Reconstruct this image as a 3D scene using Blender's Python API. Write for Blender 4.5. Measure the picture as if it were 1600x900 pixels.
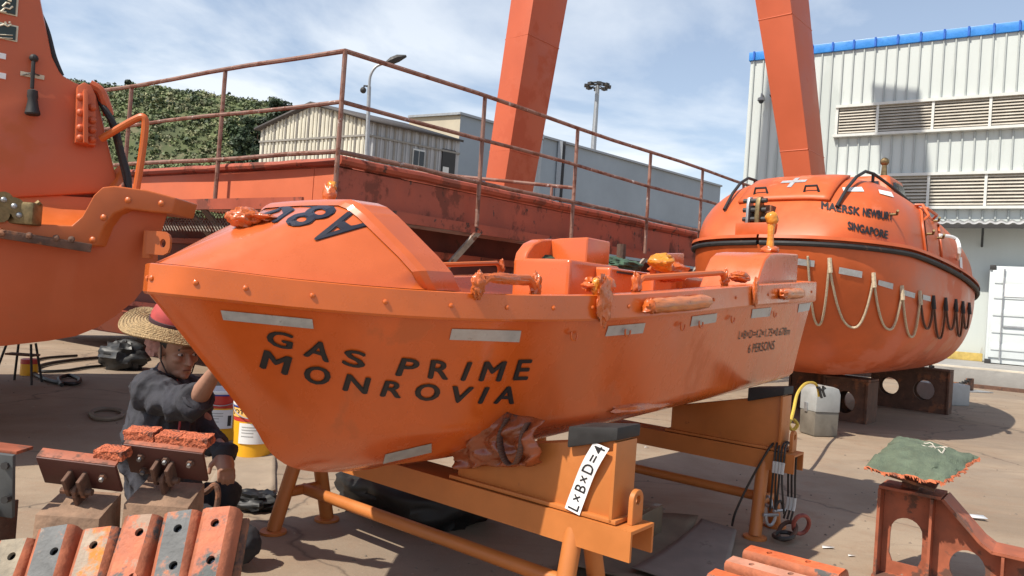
import bpy, bmesh, math, random
from math import radians, sin, cos, pi, atan2, sqrt
from mathutils import Vector, Matrix, noise
from mathutils.bvhtree import BVHTree
from mathutils.geometry import tessellate_polygon

SC = bpy.context.scene
COL = SC.collection
for o in list(bpy.data.objects): bpy.data.objects.remove(o)

# ------------------------------------------------------------------ camera
FPX, ROLL, PITCH, CAMH = 1150.0, radians(4.0), radians(0.7), 1.27
_r, _u, _f = Vector((1, 0, 0)), Vector((0, -sin(PITCH), cos(PITCH))), Vector((0, cos(PITCH), sin(PITCH)))
CR = _r * cos(ROLL) + _u * sin(ROLL)
CU = _u * cos(ROLL) - _r * sin(ROLL)
CP = Vector((0, 0, CAMH))
cam_data = bpy.data.cameras.new('camera')
cam = bpy.data.objects.new('camera', cam_data)
COL.objects.link(cam)
cam_data.sensor_width = 36.0
cam_data.lens = 36.0 * FPX / 1600.0
cam_data.clip_start = 0.05
cam_data.clip_end = 4000
Mc = Matrix((CR, CU, -_f)).transposed().to_4x4()
Mc.translation = CP
cam.matrix_world = Mc
SC.camera = cam

# ------------------------------------------------------------------ light
SUN_EL = radians(52)
SUN_AZ = Vector((-0.81, -0.585, 0)).normalized()
to_sun = Vector((SUN_AZ.x * cos(SUN_EL), SUN_AZ.y * cos(SUN_EL), sin(SUN_EL)))
sd = bpy.data.lights.new('sun', 'SUN')
sd.energy = 4.2
sd.angle = radians(0.6)
sd.color = (1.0, 0.93, 0.82)
sun = bpy.data.objects.new('sun', sd)
COL.objects.link(sun)
sun.rotation_euler = (-to_sun).to_track_quat('-Z', 'Y').to_euler()
sun.location = (-20, -20, 30)

W = bpy.data.worlds.new('World')
SC.world = W
W.use_nodes = True
nt = W.node_tree
nt.nodes.clear()
N = nt.nodes.new
L = nt.links.new
sky = N('ShaderNodeTexSky')
sky.sky_type = 'NISHITA'
sky.sun_disc = False
sky.sun_elevation = SUN_EL
sky.sun_rotation = atan2(SUN_AZ.x, SUN_AZ.y)
sky.air_density = 1.1
sky.dust_density = 0.7
sky.ozone_density = 2.5
tc = N('ShaderNodeTexCoord')
sep = N('ShaderNodeSeparateXYZ'); L(tc.outputs['Generated'], sep.inputs[0])
zc = N('ShaderNodeMath'); zc.operation = 'MAXIMUM'; L(sep.outputs['Z'], zc.inputs[0]); zc.inputs[1].default_value = 0.0
za = N('ShaderNodeMath'); za.operation = 'ADD'; L(zc.outputs[0], za.inputs[0]); za.inputs[1].default_value = 0.16
dx = N('ShaderNodeMath'); dx.operation = 'DIVIDE'; L(sep.outputs['X'], dx.inputs[0]); L(za.outputs[0], dx.inputs[1])
dy = N('ShaderNodeMath'); dy.operation = 'DIVIDE'; L(sep.outputs['Y'], dy.inputs[0]); L(za.outputs[0], dy.inputs[1])
cmb = N('ShaderNodeCombineXYZ'); L(dx.outputs[0], cmb.inputs[0]); L(dy.outputs[0], cmb.inputs[1])
cn = N('ShaderNodeTexNoise'); L(cmb.outputs[0], cn.inputs['Vector'])
cn.inputs['Scale'].default_value = 1.0; cn.inputs['Detail'].default_value = 8; cn.inputs['Roughness'].default_value = 0.55
cn.inputs['Distortion'].default_value = 0.35
cr = N('ShaderNodeValToRGB'); L(cn.outputs[0], cr.inputs[0])
cr.color_ramp.elements[0].position = 0.42; cr.color_ramp.elements[0].color = (0.30, 0.30, 0.30, 1)
cr.color_ramp.elements[1].position = 0.58; cr.color_ramp.elements[1].color = (0.95, 0.95, 0.95, 1)
mx = N('ShaderNodeMix'); mx.data_type = 'RGBA'
hz = N('ShaderNodeMapRange'); L(zc.outputs[0], hz.inputs[0]); hz.inputs[1].default_value = .12; hz.inputs[2].default_value = .75; hz.inputs[3].default_value = 1.0; hz.inputs[4].default_value = .25
cf = N('ShaderNodeMath'); cf.operation = 'MULTIPLY'; L(cr.outputs[0], cf.inputs[0]); L(hz.outputs[0], cf.inputs[1])
L(cf.outputs[0], mx.inputs[0]); L(sky.outputs[0], mx.inputs[6]); mx.inputs[7].default_value = (7.0, 7.35, 7.7, 1)
bg = N('ShaderNodeBackground'); L(mx.outputs[2], bg.inputs[0]); bg.inputs[1].default_value = 0.105
wo = N('ShaderNodeOutputWorld'); L(bg.outputs[0], wo.inputs[0])

SC.view_settings.view_transform = 'Standard'
SC.view_settings.look = 'None'
SC.view_settings.exposure = 0.52
SC.view_settings.gamma = 1.0
SC.cycles.max_bounces = 6

# ------------------------------------------------------------------ helpers
def PX(px, py, D):
    """world point seen at photograph pixel (px, py) at forward distance D"""
    d = CR * ((px - 800) / FPX) - CU * ((py - 450) / FPX) + _f
    return CP + d * (D / d.y)
def GP(px, py, z=0.0):
    d = CR * ((px - 800) / FPX) - CU * ((py - 450) / FPX) + _f
    return CP + d * ((z - CAMH) / d.z)

def interp(x, xs, ys):
    if x <= xs[0]: return ys[0]
    for i in range(1, len(xs)):
        if x <= xs[i]:
            k = (x - xs[i-1]) / (xs[i] - xs[i-1])
            return ys[i-1] + (ys[i] - ys[i-1]) * k
    return ys[-1]
def sinterp(x, xs, ys):
    """Catmull-Rom through (xs, ys)"""
    n = len(xs)
    if x <= xs[0]: return ys[0]
    if x >= xs[-1]: return ys[-1]
    i = 1
    while x > xs[i]: i += 1
    x0, x1 = xs[i-1], xs[i]
    def m(j):
        if j == 0: return (ys[1]-ys[0])/(xs[1]-xs[0])
        if j == n-1: return (ys[-1]-ys[-2])/(xs[-1]-xs[-2])
        return (ys[j+1]-ys[j-1])/(xs[j+1]-xs[j-1])
    h = x1-x0; t = (x-x0)/h
    return (2*t**3-3*t*t+1)*ys[i-1]+(t**3-2*t*t+t)*h*m(i-1)+(-2*t**3+3*t*t)*ys[i]+(t**3-t*t)*h*m(i)

class MB:
    def __init__(s): s.v = []; s.f = []
    def add(s, vs, fs):
        o = len(s.v); s.v += [Vector(v) for v in vs]; s.f += [tuple(i+o for i in f) for f in fs]; return s
    def box(s, c, d, M=None):
        c = Vector(c); hx, hy, hz = d[0]/2, d[1]/2, d[2]/2
        vs = [Vector((x, y, z)) for x in (-hx, hx) for y in (-hy, hy) for z in (-hz, hz)]
        if M is not None: vs = [M @ v for v in vs]
        return s.add([v+c for v in vs], [(0,1,3,2),(4,6,7,5),(0,4,5,1),(2,3,7,6),(0,2,6,4),(1,5,7,3)])
    def hexa(s, p):  # 8 corners: bottom 4 ccw, top 4 ccw
        return s.add(p, [(0,3,2,1),(4,5,6,7),(0,1,5,4),(1,2,6,5),(2,3,7,6),(3,0,4,7)])
    def tube(s, pts, r, n=8, cap=True):
        pts = [Vector(p) for p in pts]; k = len(pts)
        rs = r if isinstance(r, (list, tuple)) else [r]*k
        o = len(s.v); up = None
        for i, p in enumerate(pts):
            t = (pts[min(i+1, k-1)] - pts[max(i-1, 0)])
            if t.length < 1e-9: t = Vector((0,0,1))
            t.normalize()
            if up is None:
                up = Vector((0,0,1)) if abs(t.z) < .9 else Vector((1,0,0))
            a = t.cross(up)
            if a.length < 1e-6: a = t.orthogonal()
            a.normalize(); b = a.cross(t).normalized(); up = b
            for j in range(n):
                w = 2*pi*j/n; s.v.append(p + (a*cos(w) + b*sin(w))*rs[i])
        for i in range(k-1):
            for j in range(n):
                q = o+i*n; s.f.append((q+j, q+(j+1) % n, q+n+(j+1) % n, q+n+j))
        if cap:
            s.f.append(tuple(o+j for j in reversed(range(n)))); s.f.append(tuple(o+(k-1)*n+j for j in range(n)))
        return s
    def lathe(s, prof, n=16, M=None, c=(0,0,0), cap=True):
        c = Vector(c); o = len(s.v)
        for r, z in prof:
            for j in range(n):
                w = 2*pi*j/n; v = Vector((r*cos(w), r*sin(w), z))
                if M is not None: v = M @ v
                s.v.append(v + c)
        for i in range(len(prof)-1):
            for j in range(n):
                q = o+i*n; s.f.append((q+j, q+(j+1) % n, q+n+(j+1) % n, q+n+j))
        if cap:
            s.f.append(tuple(o+j for j in reversed(range(n)))); s.f.append(tuple(o+(len(prof)-1)*n+j for j in range(n)))
        return s
    def ball(s, c, r, n=10, m=7, M=None):
        prof = [(max(1e-4, sin(pi*i/m)), -cos(pi*i/m)) for i in range(m+1)]
        rx = r if isinstance(r, (tuple, list)) else (r, r, r)
        S = Matrix.Diagonal(rx)
        return s.lathe(prof, n, (M @ S) if M is not None else S, c, False)
    def grid(s, fn, nu, nv, closev=False):
        o = len(s.v); mv = nv if closev else nv+1
        for i in range(nu+1):
            for j in range(mv): s.v.append(Vector(fn(i/nu, j/nv)))
        for i in range(nu):
            for j in range(nv):
                a = o+i*mv+j; b = o+i*mv+(j+1) % mv
                s.f.append((a, b, b+mv, a+mv))
        return s
    def plate(s, loops, d, M=None, c=(0,0,0)):
        """flat plate: loops in local XY (first outer, others holes), thickness d along local Z"""
        c = Vector(c)
        flat = [Vector((p[0], p[1], 0)) for lp in loops for p in lp]
        tris = tessellate_polygon([[Vector((p[0], p[1], 0)) for p in lp] for lp in loops])
        n = len(flat); T = (lambda v: (M @ v) + c) if M is not None else (lambda v: v + c)
        vs = [T(v + Vector((0,0,-d/2))) for v in flat] + [T(v + Vector((0,0,d/2))) for v in flat]
        fs = []
        for t in tris:
            nz = (flat[t[1]]-flat[t[0]]).cross(flat[t[2]]-flat[t[0]]).z
            t = tuple(t) if nz > 0 else tuple(reversed(t))
            fs.append(tuple(i+n for i in t)); fs.append(tuple(reversed(t)))
        k = 0
        for lp in loops:
            m = len(lp)
            ar = sum(lp[i][0]*lp[(i+1) % m][1]-lp[(i+1) % m][0]*lp[i][1] for i in range(m))
            for i in range(m):
                a, b = k+i, k+(i+1) % m
                q = (a, b, b+n, a+n)
                fs.append(q if (ar > 0) == (lp is loops[0]) else tuple(reversed(q)))
            k += m
        return s.add(vs, fs)
    def mesh(s, name):
        me = bpy.data.meshes.new(name); me.from_pydata([tuple(v) for v in s.v], [], s.f); return me
    def build(s, name, mat, parent=None, smooth=32, bevel=0, seg=2, fixn=False, solid=0, sub=0):
        me = s.mesh(name)
        if fixn or bevel or sub:
            bm = bmesh.new(); bm.from_mesh(me)
            bmesh.ops.remove_doubles(bm, verts=bm.verts, dist=1e-5)
            bmesh.ops.recalc_face_normals(bm, faces=bm.faces)
            if bevel:
                es = [e for e in bm.edges if len(e.link_faces) == 2 and e.calc_face_angle(0) > radians(30)]
                bmesh.ops.bevel(bm, geom=es, offset=bevel, segments=seg, profile=0.6, affect='EDGES', clamp_overlap=True)
            bm.to_mesh(me); bm.free()
        if smooth is not None:
            for p in me.polygons: p.use_smooth = True
            me.set_sharp_from_angle(angle=radians(smooth))
        me.materials.append(mat)
        o = bpy.data.objects.new(name, me); COL.objects.link(o); o.parent = parent
        if solid:
            m = o.modifiers.new('solid', 'SOLIDIFY'); m.thickness = solid; m.offset = 0
        if sub:
            m = o.modifiers.new('sub', 'SUBSURF'); m.levels = m.render_levels = sub
        return o

def circ(cx, cy, r, n=16, ry=None):
    return [(cx + r*cos(2*pi*i/n), cy + (ry or r)*sin(2*pi*i/n)) for i in range(n)]
def rect(x0, y0, x1, y1): return [(x0,y0),(x1,y0),(x1,y1),(x0,y1)]
def thing(name, label, cat, loc=(0,0,0), rz=0.0, group=None):
    o = bpy.data.objects.new(name, None); COL.objects.link(o)
    o.location = loc; o.rotation_euler = (0,0,rz); o.empty_display_size = .1
    o['label'] = label; o['category'] = cat
    if group: o['group'] = group
    return o
def tag(o, label, cat, group=None):
    o['label'] = label; o['category'] = cat
    if group: o['group'] = group
    return o
def struct(o): o['kind'] = 'structure'; return o
def stuff(o): o['kind'] = 'stuff'; return o
def inst(o, parent, loc=None, M=None):
    c = o.copy(); COL.objects.link(c); c.parent = parent
    if M is not None: c.matrix_local = M
    elif loc is not None: c.location = loc
    return c
def copy_tree(o, parent=None):
    c = o.copy(); COL.objects.link(c); c.parent = parent
    for ch in list(o.children): copy_tree(ch, c)
    return c
def RZ(a): return Matrix.Rotation(a, 3, 'Z')
def RX(a): return Matrix.Rotation(a, 3, 'X')
def RY(a): return Matrix.Rotation(a, 3, 'Y')
def catmull(pts, k=6):
    pts = [Vector(p) for p in pts]; out = []
    n = len(pts)
    for i in range(n-1):
        p0, p1, p2, p3 = pts[max(i-1,0)], pts[i], pts[i+1], pts[min(i+2,n-1)]
        for j in range(k):
            t = j/k
            out.append(.5*((2*p1)+(p2-p0)*t+(2*p0-5*p1+4*p2-p3)*t*t+(3*p1-p0-3*p2+p3)*t**3))
    out.append(pts[-1]); return out
def crumple(name, c, r, seed, mat, parent, amp=.35, freq=2.2, M=None, n=30, m=22):
    """crumpled plastic film / cloth bundle"""
    mb = MB(); mb.ball((0,0,0), 1.0, n, m)
    off = Vector((seed*3.1, seed*1.7, seed*.9)); vs = []
    for v in mb.v:
        d = v.normalized()
        e_ = Vector((d.x*freq*.7, d.y*freq*1.6, d.z*freq*.7)); k = 1 + amp*.55*noise.noise(d*freq*.8+off) + amp*.75*(.28-abs(noise.noise(e_*1.5+off*1.3))) + amp*.3*(.25-abs(noise.noise(e_*3.3+off)))
        w = Vector((d.x*r[0]*k, d.y*r[1]*k, d.z*r[2]*k))
        vs.append((M @ w if M is not None else w) + Vector(c))
    mb.v = vs
    return mb.build(name, mat, parent, smooth=50)

_txt = {}
def text_tris(s, bold=0.0, spacing=1.0, wscale=1.0):
    key = (s, bold, spacing)
    if key not in _txt:
        cu = bpy.data.curves.new('t', 'FONT'); cu.body = s; cu.size = 1.0; cu.resolution_u = 3
        cu.offset = bold; cu.space_character = spacing; cu.fill_mode = 'FRONT'
        ob = bpy.data.objects.new('t', cu); COL.objects.link(ob)
        dg = bpy.context.evaluated_depsgraph_get(); dg.update()
        me = bpy.data.meshes.new_from_object(ob.evaluated_get(dg))
        bm = bmesh.new(); bm.from_mesh(me)
        bmesh.ops.triangulate(bm, faces=bm.faces)
        bmesh.ops.subdivide_edges(bm, edges=[e for e in bm.edges if e.calc_length() > .22], cuts=1)
        bmesh.ops.triangulate(bm, faces=bm.faces)
        bm.verts.ensure_lookup_table()
        _txt[key] = ([v.co.copy() for v in bm.verts], [tuple(v.index for v in f.verts) for f in bm.faces])
        bm.free(); bpy.data.objects.remove(ob); bpy.data.curves.remove(cu); bpy.data.meshes.remove(me)
    return _txt[key]
def lettering(s, mat, parent, fn, bold=0.0, spacing=1.0, name='lettering'):
    """fn(x, y) in text units (cap height about .73) with x from 0..1 of width -> local point"""
    vs, fs = text_tris(s, bold, spacing)
    x0 = min(v.x for v in vs); x1 = max(v.x for v in vs); y0 = min(v.y for v in vs); y1 = max(v.y for v in vs)
    mb = MB(); mb.v = [Vector(fn((v.x-x0)/(x1-x0), (v.y-y0)/(y1-y0))) for v in vs]; mb.f = list(fs)
    return mb.build(name, mat, parent, smooth=None)
def bvh_of(mb): return BVHTree.FromPolygons([tuple(v) for v in mb.v], [f for f in mb.f])
def caster(bvh, off):
    def cast(p, d):
        p = Vector(p); d = Vector(d).normalized()
        h = bvh.ray_cast(p, d)
        if h[0] is None:
            h = bvh.find_nearest(p)
        nrm = h[1]
        if nrm.dot(d) > 0: nrm = -nrm
        return h[0] + nrm*off
    return cast
def pxcast(bvh, obj, off):
    """point on a thing's surface (its local space) that shows at a photograph pixel, lifted by off"""
    Mi = (Matrix.Translation(obj.location) @ obj.rotation_euler.to_matrix().to_4x4()).inverted(); R3 = Mi.to_3x3(); o_ = Mi @ CP
    def f(px, py, extra=0.0):
        d = (R3 @ (PX(px, py, 10.0) - CP)).normalized(); h = bvh.ray_cast(o_, d)
        if h[0] is None: h = bvh.find_nearest(Mi @ PX(px, py, (Vector(obj.location)-CP).length))
        n_ = h[1] if h[1].dot(d) < 0 else -h[1]
        return h[0] + n_*(off+extra)
    return f
def bil(q, x, y):   # q = BL, BR, TR, TL in pixels
    return tuple((q[0][k]*(1-x)+q[1][k]*x)*(1-y)+(q[3][k]*(1-x)+q[2][k]*x)*y for k in (0, 1))
def pxletters(s, m, parent, cast, quad, bold=.0, spacing=1.0, thick=0.0):
    tx, ty = thick if isinstance(thick, tuple) else (thick, thick)
    mbs = MB(); vs, fs = text_tris(s, 0.0, spacing)
    x0 = min(v.x for v in vs); x1 = max(v.x for v in vs); y0 = min(v.y for v in vs); y1 = max(v.y for v in vs)
    for k, (dx_, dy_) in enumerate(((0, 0),) if not thick else ((-tx, 0), (tx, 0), (0, -ty), (0, ty), (0, 0))):
        o_ = len(mbs.v)
        for v in vs:
            x = tx + (1-2*tx)*(v.x-x0)/max(1e-6, x1-x0) + dx_; y = ty + (1-2*ty)*(v.y-y0)/max(1e-6, y1-y0) + dy_
            mbs.v.append(cast(*bil(quad, x, y), extra=.0005*k))
        mbs.f += [tuple(i+o_ for i in f) for f in fs]
    return mbs.build('lettering', m, parent, smooth=None)
def pxpatch(name, m, parent, cast, quad, nu=8, nv=2):
    return patch(name, m, parent, lambda i, j: cast(*bil(quad, i, j)), nu, nv)
def patch(name, mat, parent, fn, nu=6, nv=2):
    return MB().grid(fn, nu, nv).build(name, mat, parent, smooth=60)

# ------------------------------------------------------------------ materials
_mats = {}
def mat(name, col, rough=.5, metal=0., var=.12, scale=6., bump=0., bscale=40., rust=None, rscale=5., ramt=.5, coat=0., spec=.5, stretch=None, rvar=.12, wave=None, rust2=None, r2amt=.6, r2scale=20.):
    if name in _mats: return _mats[name]
    m = bpy.data.materials.new(name); m.use_nodes = True
    t = m.node_tree; n = t.nodes; l = t.links
    b = n['Principled BSDF']
    tc = n.new('ShaderNodeTexCoord'); vec = tc.outputs['Object']
    if stretch:
        mp = n.new('ShaderNodeMapping'); mp.inputs['Scale'].default_value = stretch; l.new(vec, mp.inputs[0]); svec = mp.outputs[0]
    else: svec = vec
    nz = n.new('ShaderNodeTexNoise'); nz.inputs['Scale'].default_value = scale; nz.inputs['Detail'].default_value = 6; nz.inputs['Roughness'].default_value = .62
    l.new(svec, nz.inputs['Vector'])
    rp = n.new('ShaderNodeValToRGB'); l.new(nz.outputs[0], rp.inputs[0])
    c0 = [max(0, x*(1-var*1.6)) for x in col]; c1 = [min(1, x*(1+var)) for x in col]
    rp.color_ramp.elements[0].position = .3; rp.color_ramp.elements[1].position = .7
    rp.color_ramp.elements[0].color = (*c0, 1); rp.color_ramp.elements[1].color = (*c1, 1)
    out = rp.outputs[0]
    def over(out, colr, amt, sc, wid=.05):
        z = n.new('ShaderNodeTexNoise'); z.inputs['Scale'].default_value = sc; z.inputs['Detail'].default_value = 8; z.inputs['Roughness'].default_value = .68
        l.new(svec, z.inputs['Vector'])
        r = n.new('ShaderNodeValToRGB'); l.new(z.outputs[0], r.inputs[0])
        r.color_ramp.elements[0].position = amt; r.color_ramp.elements[1].position = amt+wid
        x = n.new('ShaderNodeMix'); x.data_type = 'RGBA'; l.new(r.outputs[0], x.inputs[0]); l.new(out, x.inputs[6]); x.inputs[7].default_value = (*colr, 1)
        return x.outputs[2], r.outputs[0]
    rf = None
    if rust: out, rf = over(out, rust, ramt, rscale)
    if rust2: out, rf2 = over(out, rust2, r2amt, r2scale)
    l.new(out, b.inputs['Base Color'])
    mr = n.new('ShaderNodeMapRange'); l.new(nz.outputs[0], mr.inputs[0])
    mr.inputs[1].default_value = .3; mr.inputs[2].default_value = .7
    mr.inputs[3].default_value = max(.02, rough-rvar); mr.inputs[4].default_value = min(1, rough+rvar)
    ro = mr.outputs[0]
    if rf is not None:
        x = n.new('ShaderNodeMix'); x.data_type = 'FLOAT'; l.new(rf, x.inputs[0]); l.new(ro, x.inputs[2]); x.inputs[3].default_value = .85; ro = x.outputs[0]
    l.new(ro, b.inputs['Roughness'])
    b.inputs['Metallic'].default_value = metal
    b.inputs['Specular IOR Level'].default_value = spec
    b.inputs['Coat Weight'].default_value = coat
    b.inputs['Coat Roughness'].default_value = .15
    if bump:
        z = n.new('ShaderNodeTexNoise'); z.inputs['Scale'].default_value = bscale; z.inputs['Detail'].default_value = 5; l.new(vec, z.inputs['Vector'])
        bp = n.new('ShaderNodeBump'); bp.inputs['Strength'].default_value = bump; bp.inputs['Distance'].default_value = .02
        l.new(z.outputs[0], bp.inputs['Height']); l.new(bp.outputs[0], b.inputs['Normal'])
    _mats[name] = m; return m
OR = (0.60, 0.106, 0.014)
m_orange = mat('orange_gelcoat', OR, rough=.27, var=.07, scale=3.5, coat=.5, rvar=.1, rust=(.53,.115,.026), rscale=1.6, ramt=.57, bump=.10, bscale=3.2, rust2=(.46,.070,.014), r2amt=.68, r2scale=9, stretch=(1.7,1.7,.7))
m_orange_band = mat('orange_band_paint', (.60,.118,.013), rough=.30, var=.08, scale=5, coat=.4, bump=.08, bscale=5, rust=(.53,.098,.014), rscale=6, ramt=.64)
m_orange_top = mat('orange_canopy_paint', (.57,.115,.025), rough=.27, var=.06, scale=4, coat=.5, bump=.06, bscale=4)
m_orange_dull = mat('orange_weathered', (.53,.10,.022), rough=.42, var=.12, scale=2.2, rust=(.56,.15,.075), rscale=.7, ramt=.54)
m_orange_old = mat('orange_left_boat', (.50,.104,.034), rough=.48, var=.07, scale=1.4, rust=(.46,.115,.045), rscale=1.1, ramt=.55)
m_orange_flange = mat('orange_flange', (.53,.12,.024), rough=.42, var=.07, scale=3)
m_wrap = mat('orange_film', (.54,.115,.02), rough=.3, var=.14, scale=18, coat=.4, bump=.35, bscale=45, rust=(.48,.085,.018), rscale=20, ramt=.64)
m_wrap_dark = mat('dirty_film', (.30,.070,.022), rough=.32, var=.2, scale=9, coat=.4, bump=.2, bscale=30, rust=(.10,.035,.02), rscale=5, ramt=.60)
m_wrap_yel = mat('yellow_film', (.66,.25,.02), rough=.4, var=.2, scale=14, coat=.3, bump=.3, bscale=50, rust=(.70,.18,.03), rscale=10, ramt=.58)
m_tape = mat('reflective_tape', (.46,.48,.49), rough=.38, metal=.25, var=.1, scale=25, rust=(.33,.33,.33), rscale=60, ramt=.62)
m_black_paint = mat('black_lettering', (.018,.016,.018), rough=.5, var=.1)
m_navy_paint = mat('navy_lettering', (.012,.012,.024), rough=.45, var=.1)
m_yor = mat('cradle_paint', (.50,.165,.038), rough=.48, var=.1, scale=4, rust=(.34,.11,.04), rscale=7, ramt=.67, rust2=(.2,.09,.05), r2amt=.72, r2scale=26)
m_rubber = mat('black_rubber', (.022,.021,.021), rough=.7, var=.3, scale=12, rust=(.10,.06,.045), rscale=9, ramt=.62)
m_redplat = mat('red_oxide', (.40,.086,.045), rough=.62, var=.16, scale=1.5, rust=(.20,.055,.034), rscale=2.0, ramt=.54, rust2=(.06,.03,.022), r2amt=.60, r2scale=7, stretch=(1,1,.7))
m_redlit = mat('red_side_paint', (.62,.15,.062), rough=.6, var=.08, scale=1.2, rust=(.42,.10,.05), rscale=2.4, ramt=.68)  # red oxide brightened: sunlight on the left coaming is in the colour
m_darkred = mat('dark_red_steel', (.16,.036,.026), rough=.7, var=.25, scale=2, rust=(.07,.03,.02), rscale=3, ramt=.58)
m_pipe = mat('rusty_pipe', (.25,.13,.095), rough=.65, var=.2, scale=7, rust=(.17,.065,.04), rscale=6, ramt=.52, rust2=(.52,.46,.42), r2amt=.62, r2scale=9)
m_brace = mat('worn_brace', (.35,.29,.24), rough=.7, var=.25, scale=8, rust=(.17,.07,.045), rscale=10, ramt=.56)
m_crane = mat('crane_paint', (.50,.098,.034), rough=.5, var=.07, scale=.6, rust=(.46,.092,.038), rscale=.5, ramt=.56)
m_white = mat('white_cladding', (.53,.57,.55), rough=.5, var=.05, scale=.8, rust=(.47,.51,.49), rscale=.7, ramt=.55, stretch=(1,1,.15), rust2=(.42,.41,.37), r2amt=.66, r2scale=3.0)
m_seam = mat('cladding_seam', (.38,.41,.40), rough=.5, var=.05)
m_blue = mat('blue_trim', (.03,.22,.62), rough=.4, var=.1)
m_louvre = mat('louvre_slats', (.50,.46,.39), rough=.5, var=.1, scale=3)
m_lframe = mat('louvre_frame', (.62,.62,.58), rough=.5, var=.05)
m_concrete = mat('concrete', (.30,.29,.27), rough=.9, var=.14, scale=2, bump=.2, bscale=30)
m_greybld = mat('grey_render', (.30,.34,.37), rough=.8, var=.08, scale=.25)
m_cream = mat('cream_cladding', (.62,.58,.47), rough=.6, var=.07, scale=1)  # gable cladding, sunlight painted in as a paler cream
m_greyclad = mat('grey_cladding', (.40,.40,.40), rough=.6, var=.08, scale=1)  # same cladding on the side, darkened to paint in its shade
m_dark = mat('dark_steel', (.03,.028,.027), rough=.6, var=.2)
m_glass = mat('dark_glass', (.02,.025,.03), rough=.08, var=.1)
m_steel = mat('galvanised', (.42,.43,.44), rough=.45, metal=.7, var=.12, scale=12)
m_greypole = mat('pole_grey', (.32,.33,.34), rough=.5, metal=.4, var=.1)
m_grey_paint = mat('grey_paint', (.36,.36,.35), rough=.5, var=.1, scale=6)
m_rust = mat('brown_rust', (.13,.068,.045), rough=.85, var=.3, scale=9, bump=.25, bscale=60, rust=(.24,.10,.05), rscale=5, ramt=.55)
m_stand = mat('stand_paint', (.34,.095,.045), rough=.65, var=.25, scale=7, rust=(.13,.06,.04), rscale=5, ramt=.52, rust2=(.30,.23,.17), r2amt=.66, r2scale=16)
m_yellow = mat('yellow_tin', (.80,.40,.015), rough=.35, var=.06)
m_redtin = mat('red_tin', (.50,.04,.03), rough=.4, var=.06)
m_whitepaint = mat('white_paint', (.74,.74,.73), rough=.5, var=.05)
m_rope = mat('pale_rope', (.52,.42,.29), rough=.9, var=.2, scale=60, bump=.3, bscale=150)
m_brass = mat('brass', (.22,.16,.08), rough=.5, metal=.8, var=.3, scale=20)

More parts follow.
